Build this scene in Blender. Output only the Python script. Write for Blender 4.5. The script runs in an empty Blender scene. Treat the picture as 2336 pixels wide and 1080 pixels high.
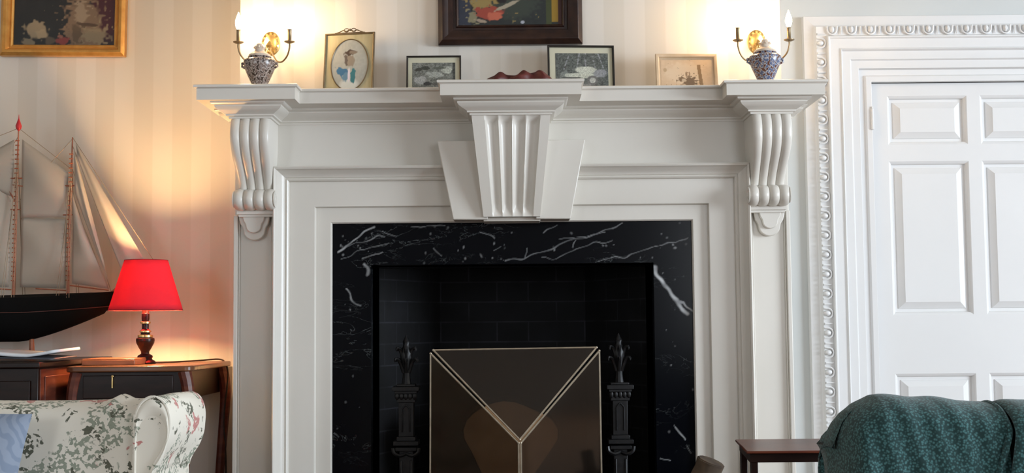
import bpy, bmesh, math, random
import numpy as np
from mathutils import Vector, Matrix
PI = math.pi
K = 1.15                      # one plan unit in metres
R = math.radians
scene = bpy.context.scene
C = scene.collection
random.seed(4)

# ------------------------------------------------------------ camera
cam = bpy.data.cameras.new('camera'); cam.sensor_width = 36.0; cam.lens = 36.0*2870/2336
cam.clip_start = 0.05; cam.clip_end = 60
co = bpy.data.objects.new('camera', cam); C.objects.link(co)
co.matrix_world = Matrix.Translation((0, -4.1*K, 0.8*K)) @ Matrix.Rotation(R(94.04), 4, 'X') @ Matrix.Rotation(R(-0.5), 4, 'Z')
scene.camera = co
# ------------------------------------------------------------ exposure
vs = scene.view_settings
vs.view_transform = 'Standard'; vs.look = 'None'; vs.gamma = 1.0; vs.use_curve_mapping = False
vs.exposure = 0.0
# ------------------------------------------------------------ world + daylight through the right window, added fill from the rear
w = bpy.data.worlds.new('world'); scene.world = w; w.use_nodes = True
w.node_tree.nodes['Background'].inputs[0].default_value = (0.55, 0.72, 1.0, 1)
w.node_tree.nodes['Background'].inputs[1].default_value = 0.6
def area(name, loc, rot, sx, sy, e, col):
    l = bpy.data.lights.new(name, 'AREA'); l.shape = 'RECTANGLE'; l.size = sx*K; l.size_y = sy*K
    l.energy = e; l.color = col
    o = bpy.data.objects.new(name, l); C.objects.link(o)
    o.location = [v*K for v in loc]; o.rotation_euler = rot
    return o
area('window_daylight', (5.98, -3.2, 1.45), (0, R(90), 0), 1.6, 2.7, 510, (0.80, 0.90, 1.0))
area('rear_fill_light', (2.15, -5.95, 1.4), (R(-90), 0, R(180)), 1.4, 1.4, 42, (0.90, 0.95, 1.0))  # added soft fill from behind the camera for the front faces
area('rear_left_fill_light', (-2.8, -5.95, 1.4), (R(-90), 0, R(180)), .9, 1.4, 36, (0.90, 0.95, 1.0))  # second added fill, evens out the left side and lifts the sofa
BULB = 255.0       # sconce bulb emission
LAMPB = 1000.0      # table lamp bulb emission

# ------------------------------------------------------------ materials
def mat(name, col=(.8,.8,.8), rough=.5, metal=0.0, spec=.5, **kw):
    m = bpy.data.materials.new(name); m.use_nodes = True
    b = m.node_tree.nodes['Principled BSDF']
    b.inputs['Base Color'].default_value = (*col, 1); b.inputs['Roughness'].default_value = rough
    b.inputs['Metallic'].default_value = metal; b.inputs['Specular IOR Level'].default_value = spec
    for k, v in kw.items(): b.inputs[k.replace('_', ' ')].default_value = v
    return m
class NT:
    def __init__(s, m): s.m = m; s.t = m.node_tree; s.b = s.t.nodes['Principled BSDF']
    def n(s, typ, **kw):
        nd = s.t.nodes.new(typ)
        for k, v in kw.items():
            if k.startswith('i_'):
                nd.inputs[k[2:].replace('_', ' ')].default_value = v
            else: setattr(nd, k, v)
        return nd
    def l(s, a, ao, b, bi): s.t.links.new(a.outputs[ao], b.inputs[bi])
    def co(s, scale=(1,1,1), rot=(0,0,0)):
        c = s.n('ShaderNodeTexCoord'); mp = s.n('ShaderNodeMapping')
        mp.inputs['Scale'].default_value = scale; mp.inputs['Rotation'].default_value = rot
        s.l(c, 'Object', mp, 'Vector'); return mp
    def ramp(s, stops, interp='LINEAR'):
        r = s.n('ShaderNodeValToRGB'); e = r.color_ramp.elements; r.color_ramp.interpolation = interp
        while len(e) < len(stops): e.new(0.5)
        for x, (p, c) in zip(e, stops): x.position = p; x.color = (*c, 1)
        return r
    def bump(s, src, out, strength, dist=0.002):
        b = s.n('ShaderNodeBump'); b.inputs['Strength'].default_value = strength; b.inputs['Distance'].default_value = dist
        s.l(src, out, b, 'Height'); s.l(b, 'Normal', s.b, 'Normal'); return b
def noisy(name, c1, c2, scale=8, rough=.5, stretch=(1,1,1), bump=0, detail=4, lo=.35, hi=.65, **kw):
    m = mat(name, c1, rough, **kw); t = NT(m); mp = t.co(stretch)
    n = t.n('ShaderNodeTexNoise', i_Scale=scale, i_Detail=detail); t.l(mp, 'Vector', n, 'Vector')
    r = t.ramp([(lo, c1), (hi, c2)]); t.l(n, 'Fac', r, 'Fac'); t.l(r, 'Color', t.b, 'Base Color')
    if bump: t.bump(n, 'Fac', bump)
    return m
M = {}
M['paint'] = noisy('white_gloss_paint', (.705,.672,.608), (.73,.696,.634), 3, .32, bump=.02)
M['doorpaint'] = noisy('door_white_paint', (.75,.75,.745), (.77,.77,.765), 3, .38, bump=.02)
M['brass'] = noisy('aged_brass', (.62,.42,.16), (.78,.56,.24), 20, .3, metal=1.0)
M['dullbrass'] = noisy('dull_brass', (.20,.15,.09), (.30,.23,.14), 20, .4, metal=.85)
M['gilt'] = noisy('gilt_wood', (.62,.30,.07), (.72,.38,.10), 30, .32, metal=.55)
M['framebrown'] = noisy('dark_carved_wood', (.014,.005,.004), (.032,.012,.007), 25, .35, bump=.15)
M['black'] = mat('black_frame_wood', (.012,.010,.008), .35)
M['mount'] = noisy('cream_mount_card', (.56,.54,.40), (.60,.58,.44), 6, .8)
M['silk'] = noisy('green_gold_silk', (.38,.345,.21), (.45,.41,.26), 60, .7, stretch=(1,1,.05))
M['palewood'] = noisy('pale_wood', (.60,.46,.30), (.70,.55,.38), 18, .4)
M['mahogany'] = noisy('mahogany', (.085,.020,.012), (.14,.038,.02), 9, .3, spec=.3, stretch=(1,1,6))
M['darkwood'] = noisy('dark_stained_wood', (.009,.004,.003), (.018,.008,.006), 9, .3, spec=.22, stretch=(1,1,5))
M['tabletop'] = noisy('polished_brown_top', (.13,.05,.022), (.20,.08,.035), 7, .22, stretch=(.4,4,4))
M['chestnut'] = noisy('chestnut_box_wood', (.22,.07,.03), (.32,.11,.045), 10, .35, stretch=(1,4,4))
M['iron'] = noisy('black_cast_iron', (.006,.006,.007), (.014,.014,.015), 40, .42, metal=.3, bump=.2)
M['hull'] = mat('black_hull_paint', (.003,.003,.003), .7, spec=.12)
M['spar'] = noisy('red_brown_spar', (.30,.09,.045), (.42,.15,.08), 30, .5)
M['rope'] = mat('rigging_cord', (.33,.25,.17), .9)
M['red'] = mat('red_paint', (.5,.02,.03), .4)
M['paper'] = noisy('glossy_paper', (.62,.66,.72), (.75,.78,.82), 5, .4)
M['papercut'] = mat('dark_magazine_page', (.05,.055,.07), .4)
M['cord'] = mat('black_cord', (.02,.012,.008), .5)
M['leather'] = noisy('burgundy_leather', (.055,.008,.008), (.12,.02,.016), 14, .45, bump=.3)
M['ceil'] = mat('ceiling_paint', (.62,.61,.58), .8)
M['doorwall'] = noisy('white_painted_plaster', (.58,.60,.59), (.61,.63,.62), 2, .6)
M['sidewall'] = mat('side_wall_paint', (.36,.33,.30), .8)
M['floor'] = noisy('floor_boards', (.16,.085,.045), (.24,.13,.07), 4, .35, stretch=(1,12,1))
M['rug'] = noisy('patterned_rug', (.30,.08,.06), (.45,.32,.22), 12, .95)
M['bark'] = noisy('log_bark', (.05,.032,.02), (.11,.075,.045), 18, .85, bump=.8)
M['cut'] = noisy('cut_log_face', (.42,.22,.10), (.55,.31,.15), 14, .8)
M['wicker'] = noisy('wicker', (.09,.05,.028), (.17,.10,.055), 60, .6, bump=.6)
M['dkfab'] = noisy('dark_green_upholstery', (.007,.014,.013), (.012,.024,.021), 30, .9, bump=.2)
M['plaster'] = M['paint']
M['bulbglass'] = mat('lit_bulb', (1,.9,.7), .3)
b = M['bulbglass'].node_tree.nodes['Principled BSDF']
b.inputs['Emission Color'].default_value = (1.0,.66,.34,1); b.inputs['Emission Strength'].default_value = BULB
M['lampbulb'] = mat('lit_lamp_bulb', (1,.9,.7), .3)
b = M['lampbulb'].node_tree.nodes['Principled BSDF']
b.inputs['Emission Color'].default_value = (1.0,.62,.28,1); b.inputs['Emission Strength'].default_value = LAMPB

def translucent(name, col, tcol, mix):
    m = bpy.data.materials.new(name); m.use_nodes = True; t = m.node_tree; t.nodes.clear()
    o = t.nodes.new('ShaderNodeOutputMaterial'); mx = t.nodes.new('ShaderNodeMixShader'); d = t.nodes.new('ShaderNodeBsdfDiffuse'); tr = t.nodes.new('ShaderNodeBsdfTranslucent')
    d.inputs[0].default_value = (*col, 1); tr.inputs[0].default_value = (*tcol, 1); mx.inputs[0].default_value = mix
    t.links.new(d.outputs[0], mx.inputs[1]); t.links.new(tr.outputs[0], mx.inputs[2]); t.links.new(mx.outputs[0], o.inputs[0])
    return m
M['redshade'] = translucent('red_silk_shade', (.66,.045,.07), (.50,.055,.065), .27)
M['redtrim'] = mat('dark_red_shade_trim', (.30,.01,.015), .7)
M['whiteshade'] = translucent('white_card_shade', (.85,.82,.76), (.9,.85,.75), .55)
M['sail'] = translucent('sail_cloth', (.60,.54,.46), (.60,.54,.46), .35)

# wallpaper: broad alternating stripes
m = M['wallpaper'] = mat('striped_wallpaper', (.7,.64,.56), .65, spec=.3); t = NT(m); mp = t.co()
sx = t.n('ShaderNodeSeparateXYZ'); t.l(mp, 'Vector', sx, 'Vector')
mu = t.n('ShaderNodeMath', operation='MULTIPLY_ADD'); mu.inputs[1].default_value = 1/(0.1365*K); mu.inputs[2].default_value = 50.22; t.l(sx, 'X', mu, 0)
fr = t.n('ShaderNodeMath', operation='FRACT'); t.l(mu, 'Value', fr, 0)
rp = t.ramp([(0.0,(.735,.695,.63)), (.47,(.735,.695,.63)), (.50,(.69,.645,.57)), (.965,(.69,.645,.57)), (1.0,(.735,.695,.63))]); t.l(fr, 'Value', rp, 'Fac')
t.l(rp, 'Color', t.b, 'Base Color')

# sooty brick
m = M['brick'] = mat('sooty_brick', (.02,.02,.022), .85); t = NT(m)
def brick_setup(t):
    mp = t.co(); sp = t.n('ShaderNodeSeparateXYZ'); t.l(mp, 'Vector', sp, 'Vector')
    ab = t.n('ShaderNodeMath', operation='ABSOLUTE'); t.l(sp, 'X', ab, 0); su = t.n('ShaderNodeMath', operation='SUBTRACT'); t.l(sp, 'Y', su, 0); t.l(ab, 'Value', su, 1)
    cb = t.n('ShaderNodeCombineXYZ'); t.l(su, 'Value', cb, 'X'); t.l(sp, 'Z', cb, 'Y')
    br = t.n('ShaderNodeTexBrick')
    br.inputs['Color1'].default_value = (.004,.004,.005,1); br.inputs['Color2'].default_value = (.007,.007,.009,1); br.inputs['Mortar'].default_value = (.03,.03,.036,1)
    br.inputs['Scale'].default_value = 1.0; br.inputs['Brick Width'].default_value = .24; br.inputs['Row Height'].default_value = .085; br.inputs['Mortar Size'].default_value = .003
    t.l(cb, 'Vector', br, 'Vector')
    n = t.n('ShaderNodeTexNoise', i_Scale=6.0, i_Detail=6.0); t.l(mp, 'Vector', n, 'Vector')
    mx = t.n('ShaderNodeMixRGB', blend_type='MULTIPLY'); mx.inputs[0].default_value = .9
    r = t.ramp([(.35,(.1,.1,.1)), (.7,(1.3,1.3,1.4))]); t.l(n, 'Fac', r, 'Fac')
    t.l(br, 'Color', mx, 1); t.l(r, 'Color', mx, 2); t.l(mx, 'Color', t.b, 'Base Color'); t.bump(br, 'Fac', -.3)
brick_setup(t)

# black marble: vein mask comes as a colour attribute + fine noise veins
m = M['marble'] = mat('black_veined_marble', (.01,.012,.014), .18, spec=.16); t = NT(m)
at = t.n('ShaderNodeAttribute', attribute_name='pic'); mp = t.co((1,1,2.6), (0, R(28), 0))
n1 = t.n('ShaderNodeTexNoise', i_Scale=7.0, i_Detail=9.0, i_Roughness=.62, i_Distortion=.8); t.l(mp, 'Vector', n1, 'Vector')
r1 = t.ramp([(.494,(0,0,0)), (.5,(.10,.11,.11)), (.506,(0,0,0))]); t.l(n1, 'Fac', r1, 'Fac')
n2 = t.n('ShaderNodeTexNoise', i_Scale=2.4, i_Detail=3.0); t.l(mp, 'Vector', n2, 'Vector')
r2 = t.ramp([(.5,(0,0,0)), (.62,(1,1,1))]); t.l(n2, 'Fac', r2, 'Fac')
ml = t.n('ShaderNodeMixRGB', blend_type='MULTIPLY'); ml.inputs[0].default_value = 1; t.l(r1, 'Color', ml, 1); t.l(r2, 'Color', ml, 2)
ad = t.n('ShaderNodeMixRGB', blend_type='ADD'); ad.inputs[0].default_value = 1; t.l(ml, 'Color', ad, 1); t.l(at, 'Color', ad, 2)
ad2 = t.n('ShaderNodeMixRGB', blend_type='ADD'); ad2.inputs[0].default_value = 1; ad2.inputs[2].default_value = (.0015,.002,.0035,1); t.l(ad, 'Color', ad2, 1)
t.l(ad2, 'Color', t.b, 'Base Color')

# a picture painted on a flat sheet (colour attribute 'pic')
def picmat(name, rough=.5, gain=1.0):
    m = mat(name, (1,1,1), rough); t = NT(m); a = t.n('ShaderNodeAttribute', attribute_name='pic')
    t.l(a, 'Color', t.b, 'Base Color'); return m
M['canvas'] = picmat('oil_canvas', .4); M['print'] = picmat('printed_picture', .35)

# floral linen
m = M['floral'] = mat('floral_linen', (.7,.68,.58), .9); t = NT(m); mp = t.co((1,1,1))
nz = t.n('ShaderNodeTexNoise', i_Scale=14.0, i_Detail=3.0); t.l(mp, 'Vector', nz, 'Vector')
mxv = t.n('ShaderNodeMixRGB'); mxv.inputs[0].default_value = .12; t.l(mp, 'Vector', mxv, 1); t.l(nz, 'Color', mxv, 2)
def layer(prev, scale, thr, sub, subthr, col, col2):
    v = t.n('ShaderNodeTexNoise', i_Scale=scale, i_Detail=1.5); t.l(mxv, 'Color', v, 'Vector')
    r = t.ramp([(thr,(0,0,0)), (thr+.015,(1,1,1))]); t.l(v, 'Fac', r, 'Fac')
    v2 = t.n('ShaderNodeTexNoise', i_Scale=sub, i_Detail=2.5); t.l(mp, 'Vector', v2, 'Vector')
    r2 = t.ramp([(subthr,(0,0,0)), (subthr+.03,(1,1,1))]); t.l(v2, 'Fac', r2, 'Fac')
    mm = t.n('ShaderNodeMixRGB', blend_type='MULTIPLY'); mm.inputs[0].default_value = 1; t.l(r, 'Color', mm, 1); t.l(r2, 'Color', mm, 2)
    c = t.n('ShaderNodeMixRGB'); c.inputs[1].default_value = (*col,1); c.inputs[2].default_value = (*col2,1); t.l(v2, 'Fac', c, 0)
    o = t.n('ShaderNodeMixRGB'); t.l(mm, 'Color', o, 0)
    if prev is None: o.inputs[1].default_value = (.80,.76,.66,1)
    else: t.l(prev, 'Color', o, 1)
    t.l(c, 'Color', o, 2); return o
a1 = layer(None, 14, .53, 110, .50, (.20,.23,.17), (.36,.39,.31))
a2 = layer(a1, 24, .57, 120, .47, (.05,.06,.045), (.17,.17,.12))
a3 = layer(a2, 11, .62, 90, .44, (.42,.09,.09), (.64,.36,.32))
t.l(a3, 'Color', t.b, 'Base Color')

# blue-grey cushion
m = M['bluecushion'] = mat('blue_grey_damask', (.4,.46,.56), .8); t = NT(m); mp = t.co((1,1,1), (0,.5,0))
wv = t.n('ShaderNodeTexWave', i_Scale=16.0, i_Distortion=12.0, i_Detail=2.0); t.l(mp, 'Vector', wv, 'Vector')
r = t.ramp([(.3,(.20,.25,.34)), (.6,(.26,.31,.40))]); t.l(wv, 'Fac', r, 'Fac'); t.l(r, 'Color', t.b, 'Base Color')

# knitted teal throw
m = M['knit'] = mat('teal_knit', (.05,.18,.17), .95, Sheen_Weight=.15); t = NT(m); mp = t.co((1,1,1), (0,.6,0))
vo = t.n('ShaderNodeTexVoronoi', i_Scale=210.0); t.l(mp, 'Vector', vo, 'Vector')
r = t.ramp([(.1,(.075,.20,.205)), (.6,(.010,.040,.040))]); t.l(vo, 'Distance', r, 'Fac'); t.l(r, 'Color', t.b, 'Base Color')
t.bump(vo, 'Distance', -.9, .004)

# china with dense dark pattern
def china(name, c1, c2, c3):
    m = mat(name, c1, .22); t = NT(m); mp = t.co()
    n = t.n('ShaderNodeTexNoise', i_Scale=110.0, i_Detail=3.0); t.l(mp, 'Vector', n, 'Vector')
    r = t.ramp([(.0,c2), (.46,c2), (.49,c1), (.52,c1), (.55,c3)], 'LINEAR'); t.l(n, 'Fac', r, 'Fac'); t.l(r, 'Color', t.b, 'Base Color'); return m
M['chinaA'] = china('patterned_china_grey', (.50,.45,.42), (.06,.042,.035), (.20,.15,.13))
M['chinaB'] = china('patterned_china_blue', (.52,.53,.56), (.12,.045,.03), (.10,.13,.24))
M['chinaw'] = noisy('cream_china', (.62,.52,.42), (.75,.66,.56), 60, .25)

# smoked glass of the fire screen
m = M['smoke'] = bpy.data.materials.new('smoked_glass'); m.use_nodes = True; tt = m.node_tree; tt.nodes.clear()
o_ = tt.nodes.new('ShaderNodeOutputMaterial'); mx = tt.nodes.new('ShaderNodeMixShader'); tb = tt.nodes.new('ShaderNodeBsdfTransparent'); df = tt.nodes.new('ShaderNodeBsdfDiffuse'); gl = tt.nodes.new('ShaderNodeBsdfGlossy'); mx2 = tt.nodes.new('ShaderNodeMixShader')
tb.inputs[0].default_value = (.75,.68,.60,1); df.inputs[0].default_value = (.016,.012,.009,1); gl.inputs[0].default_value = (.9,.85,.8,1); gl.inputs['Roughness'].default_value = .08
mx.inputs[0].default_value = .55; mx2.inputs[0].default_value = .05
tt.links.new(tb.outputs[0], mx.inputs[1]); tt.links.new(df.outputs[0], mx.inputs[2]); tt.links.new(mx.outputs[0], mx2.inputs[1]); tt.links.new(gl.outputs[0], mx2.inputs[2]); tt.links.new(mx2.outputs[0], o_.inputs[0])
M['picglass'] = mat('picture_glass', (1,1,1), .02)

# ------------------------------------------------------------ mesh helpers (all coordinates in plan units)
class MB:
    def __init__(s): s.v = []; s.f = []
    def add(s, vs, fs):
        n = len(s.v); s.v += [tuple(p) for p in vs]; s.f += [tuple(i+n for i in f) for f in fs]; return s
    def box(s, x0, x1, y0, y1, z0, z1):
        return s.add([(x0,y0,z0),(x1,y0,z0),(x1,y1,z0),(x0,y1,z0),(x0,y0,z1),(x1,y0,z1),(x1,y1,z1),(x0,y1,z1)],
                     [(0,3,2,1),(4,5,6,7),(0,1,5,4),(1,2,6,5),(2,3,7,6),(3,0,4,7)])
    def prism_y(s, poly, y0, y1):          # poly in (x,z)
        n = len(poly); vs = [(x,y0,z) for x,z in poly]+[(x,y1,z) for x,z in poly]
        return s.add(vs, [tuple(range(n)), tuple(range(2*n-1, n-1, -1))]+[(i,i+n,(i+1)%n+n,(i+1)%n) for i in range(n)])
    def prism_x(s, poly, x0, x1):          # poly in (y,z)
        n = len(poly); vs = [(x0,y,z) for y,z in poly]+[(x1,y,z) for y,z in poly]
        return s.add(vs, [tuple(range(n)), tuple(range(2*n-1, n-1, -1))]+[(i,i+n,(i+1)%n+n,(i+1)%n) for i in range(n)])
    def prism_z(s, poly, z0, z1):
        n = len(poly); vs = [(x,y,z0) for x,y in poly]+[(x,y,z1) for x,y in poly]
        return s.add(vs, [tuple(range(n)), tuple(range(2*n-1, n-1, -1))]+[(i,i+n,(i+1)%n+n,(i+1)%n) for i in range(n)])
    def lathe(s, prof, c=(0,0,0), n=28, sx=1, sy=1):
        vs = []; fs = []; m = len(prof)
        for r, z in prof:
            for k in range(n):
                a = 2*PI*k/n; vs.append((c[0]+r*sx*math.cos(a), c[1]+r*sy*math.sin(a), c[2]+z))
        for i in range(m-1):
            for k in range(n): fs.append((i*n+k, i*n+(k+1)%n, (i+1)*n+(k+1)%n, (i+1)*n+k))
        fs.append(tuple(range(n-1,-1,-1))); fs.append(tuple((m-1)*n+k for k in range(n)))
        return s.add(vs, fs)
    def tube(s, pts, r, n=8):
        pts = [Vector(p) for p in pts]; vs = []; fs = []; L = len(pts)
        rs = r if isinstance(r, (list, tuple)) else [r]*L
        up = Vector((0,0,1)); prev = None
        for i, p in enumerate(pts):
            d = (pts[min(i+1,L-1)]-pts[max(i-1,0)]).normalized()
            if prev is None: a = d.cross(up if abs(d.z) < .9 else Vector((0,1,0))).normalized()
            else: a = (prev-d*prev.dot(d)).normalized()
            prev = a; b_ = d.cross(a)
            for k in range(n):
                t_ = 2*PI*k/n; vs.append(tuple(p+(a*math.cos(t_)+b_*math.sin(t_))*rs[i]))
        for i in range(L-1):
            for k in range(n): fs.append((i*n+k, i*n+(k+1)%n, (i+1)*n+(k+1)%n, (i+1)*n+k))
        fs.append(tuple(range(n-1,-1,-1))); fs.append(tuple((L-1)*n+k for k in range(n)))
        return s.add(vs, fs)
    def ball(s, c, rx, ry=None, rz=None, n=12, m=8):
        ry = rx if ry is None else ry; rz = rx if rz is None else rz
        vs = [(c[0],c[1],c[2]-rz)]; fs = []
        for i in range(1, m):
            a = -PI/2+PI*i/m
            for k in range(n):
                b_ = 2*PI*k/n; vs.append((c[0]+rx*math.cos(a)*math.cos(b_), c[1]+ry*math.cos(a)*math.sin(b_), c[2]+rz*math.sin(a)))
        vs.append((c[0],c[1],c[2]+rz)); T = len(vs)-1
        for k in range(n): fs.append((0, 1+(k+1)%n, 1+k)); fs.append((T, 1+(m-2)*n+k, 1+(m-2)*n+(k+1)%n))
        for i in range(m-2):
            for k in range(n): fs.append((1+i*n+k, 1+i*n+(k+1)%n, 1+(i+1)*n+(k+1)%n, 1+(i+1)*n+k))
        return s.add(vs, fs)
    def grid(s, P_, closed_u=False):
        nu = len(P_); nv = len(P_[0]); vs = [p for row in P_ for p in row]; fs = []
        for i in range(nu if closed_u else nu-1):
            for j in range(nv-1): a = i*nv+j; b_ = ((i+1) % nu)*nv+j; fs.append((a, b_, b_+1, a+1))
        return s.add(vs, fs)
    def frame(s, x0, x1, z0, z1, prof, open_bottom=False, y=0):
        # prof: (d outward, p forward); sections mitred round the rectangle
        rings = []
        for d, p in prof:
            if open_bottom: rings.append([(x0-d,y-p,z0),(x0-d,y-p,z1+d),(x1+d,y-p,z1+d),(x1+d,y-p,z0)])
            else: rings.append([(x0-d,y-p,z0-d),(x0-d,y-p,z1+d),(x1+d,y-p,z1+d),(x1+d,y-p,z0-d)])
        vs = [p for r_ in rings for p in r_]; fs = []
        for i in range(len(prof)-1):
            for k in range(3 if open_bottom else 4):
                k2 = (k+1) % 4; fs.append((i*4+k, (i+1)*4+k, (i+1)*4+k2, i*4+k2))
        if open_bottom:
            for k in (0, 3): fs.append(tuple(i*4+k for i in range(len(prof))))
        return s.add(vs, fs)
    def sweep_plan(s, path, prof):
        # path in plan (x,y), outside lies to the left-hand side of travel turned... offset mitred; prof (o,z)
        n = len(path); out = []
        def nrm(a, b_): dx, dy = b_[0]-a[0], b_[1]-a[1]; L = math.hypot(dx, dy); return (dy/L, -dx/L)
        rings = []
        for o, z in prof:
            ring = []
            for i in range(n):
                if i == 0: nx, ny = nrm(path[0], path[1]); ring.append((path[0][0]+nx*o, path[0][1]+ny*o, z)); continue
                if i == n-1: nx, ny = nrm(path[-2], path[-1]); ring.append((path[-1][0]+nx*o, path[-1][1]+ny*o, z)); continue
                n1 = nrm(path[i-1], path[i]); n2 = nrm(path[i], path[i+1]); k = 1+n1[0]*n2[0]+n1[1]*n2[1]
                ring.append((path[i][0]+(n1[0]+n2[0])*o/k, path[i][1]+(n1[1]+n2[1])*o/k, z))
            rings.append(ring)
        vs = [p for r_ in rings for p in r_]; fs = []
        for i in range(len(prof)-1):
            for k in range(n-1): fs.append((i*n+k, i*n+k+1, (i+1)*n+k+1, (i+1)*n+k))
        fs.append(tuple(range(n-1,-1,-1))); fs.append(tuple((len(prof)-1)*n+k for k in range(n)))
        return s.add(vs, fs)
    def rot(s, c, axis, ang, start=0):
        m = Matrix.Rotation(ang, 3, axis); c = Vector(c)
        s.v = s.v[:start]+[tuple(m @ (Vector(p)-c)+c) for p in s.v[start:]]; return s

XF = None      # (k, x0, y0, z0, x1, y1, z1): build at (x0,y0,z0), scale by k, set down at (x1,y1,z1)
def xf(p):
    if XF is None: return Vector(p)
    k, x0, y0, z0, x1, y1, z1 = XF
    return Vector((x1+k*(p[0]-x0), y1+k*(p[1]-y0), max(0, z1+k*(p[2]-z0))))
def wloc(o):
    l = Vector((0,0,0))
    while o: l = l+o.location; o = o.parent
    return l
def obj(name, mb, m, parent=None, bevel=0, smooth=35, subd=0, solid=0, origin=None, cols=None, label=None):
    base = wloc(parent)
    if parent is None and origin is not None: base = xf(origin)*K
    me = bpy.data.meshes.new(name)
    me.from_pydata([tuple(xf(p)*K-base) for p in mb.v], [], mb.f)
    bm = bmesh.new(); bm.from_mesh(me)
    if cols is None and not solid: bmesh.ops.recalc_face_normals(bm, faces=bm.faces)
    for f in bm.faces: f.smooth = smooth > 0
    if smooth:
        for e in bm.edges: e.smooth = not (len(e.link_faces) == 2 and e.calc_face_angle(0) > R(smooth))
    bm.to_mesh(me); bm.free()
    if cols is not None:
        ca = me.color_attributes.new('pic', 'FLOAT_COLOR', 'POINT')
        ca.data.foreach_set('color', np.asarray(cols, dtype=np.float32).ravel())
    me.materials.append(M[m])
    o = bpy.data.objects.new(name, me); C.objects.link(o)
    if parent: o.parent = parent
    elif origin is not None: o.location = base
    if solid:
        md = o.modifiers.new('solid', 'SOLIDIFY'); md.thickness = solid*K; md.offset = 0
    if bevel:
        md = o.modifiers.new('bevel', 'BEVEL'); md.width = bevel*K; md.segments = 2; md.limit_method = 'ANGLE'; md.angle_limit = R(40); md.harden_normals = False
    if subd:
        md = o.modifiers.new('subd', 'SUBSURF'); md.levels = subd; md.render_levels = subd
    if label: o['label'] = label
    return o
def thing(name, label, cat, loc=(0,0,0), group=None):
    o = bpy.data.objects.new(name, None); C.objects.link(o); o.location = xf(loc)*K
    o.empty_display_size = .05; o['label'] = label; o['category'] = cat
    if group: o['group'] = group
    return o
def tag(o, label, cat, group=None):
    o['label'] = label; o['category'] = cat
    if group: o['group'] = group
    return o
def struct(name, mb, m, **kw):
    o = obj(name, mb, m, **kw); o['kind'] = 'structure'; return o
def dup(root, loc, label):
    r_ = root.copy(); C.objects.link(r_); r_.location = Vector(loc)*K; r_['label'] = label
    for ch in list(root.children):
        c = ch.copy(); C.objects.link(c); c.parent = r_
        for g in ch.children: d = g.copy(); C.objects.link(d); d.parent = c
    return r_
def sheet(name, x0, x1, z0, z1, y, func, m, parent, cell=.0022, tilt=None):
    nx = max(2, int((x1-x0)/cell)); nz = max(2, int((z1-z0)/cell))
    X, Z = np.meshgrid(np.linspace(x0,x1,nx), np.linspace(z0,z1,nz), indexing='ij')
    U = (X-x0)/(x1-x0); V = (Z-z0)/(z1-z0)
    col = func(U, V, X, Z)                      # (...,3)
    mb = MB(); mb.grid([[(X[i,j], y, Z[i,j]) for j in range(nz)] for i in range(nx)])
    if tilt: mb.rot((0, tilt[0], tilt[1]), 'X', tilt[2])
    ca = np.concatenate([col.reshape(-1,3), np.ones((nx*nz,1))], axis=1)
    return obj(name, mb, m, parent, cols=ca)
rng = np.random.RandomState(7)
def vnoise(U, V, n, seed=0):
    r_ = np.random.RandomState(seed).rand(n+2, n+2)
    x = np.clip(U,0,.9999)*n; y = np.clip(V,0,.9999)*n; i = x.astype(int); j = y.astype(int); a = x-i; b_ = y-j
    a = a*a*(3-2*a); b_ = b_*b_*(3-2*b_)
    return (r_[i,j]*(1-a)+r_[i+1,j]*a)*(1-b_)+(r_[i,j+1]*(1-a)+r_[i+1,j+1]*a)*b_
def ell(col, U, V, cx, cy, rx, ry, c, ang=0, soft=.15, noise=None):
    ca, sa = math.cos(ang), math.sin(ang); dx = U-cx; dy = V-cy
    d = ((dx*ca+dy*sa)/rx)**2+((-dx*sa+dy*ca)/ry)**2
    if noise is not None: d = d*(1+noise)
    k = np.clip((1-d)/soft, 0, 1)[...,None]
    return col*(1-k)+np.array(c)*k

# ============================================================ THE ROOM
OX, OZ = .455, .998                 # firebox opening
DX0, DX1, DZ = 1.267, 1.997, 1.643  # door opening
XL, XR, YB, ZC = -3.4, 6.0, -6.0, 2.45
T = .12
AY = .29                            # the wall beside the chimney breast stands back by this much
BX = .892                           # half width of the chimney breast
b = MB()
b.box(-BX, -OX, 0, AY+T, 0, ZC); b.box(-OX, OX, 0, T, OZ, ZC); b.box(OX, BX, 0, AY+T, 0, ZC)
b.box(XL, -BX, AY, AY+T, 0, ZC)
struct('wall_front', b, 'wallpaper', smooth=0)
b = MB(); b.box(BX, DX0, AY, AY+T, 0, ZC); b.box(DX0, DX1, AY, AY+T, DZ, ZC); b.box(DX1, XR, AY, AY+T, 0, ZC)
struct('wall_door_side', b, 'doorwall', smooth=0)
struct('wall_left', MB().box(XL-T, XL, YB, AY+T, 0, ZC), 'wallpaper', smooth=0)
WY0, WY1, WZ0, WZ1 = -4.6, -1.8, .65, 2.05
b = MB(); b.box(XR, XR+T, YB, WY0, 0, ZC); b.box(XR, XR+T, WY1, AY+T, 0, ZC); b.box(XR, XR+T, WY0, WY1, 0, WZ0); b.box(XR, XR+T, WY0, WY1, WZ1, ZC)
struct('wall_right', b, 'sidewall', smooth=0)
RX0, RX1 = 1.4, 2.8; LX0, LX1 = -3.25, -2.35
b = MB(); b.box(XL, LX0, YB-T, YB, 0, ZC); b.box(LX1, RX0, YB-T, YB, 0, ZC); b.box(LX0, LX1, YB-T, YB, 0, .6); b.box(LX0, LX1, YB-T, YB, 2.15, ZC); b.box(RX1, XR, YB-T, YB, 0, ZC); b.box(RX0, RX1, YB-T, YB, 0, .6); b.box(RX0, RX1, YB-T, YB, 2.15, ZC)
struct('wall_rear', b, 'sidewall', smooth=0)
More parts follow.
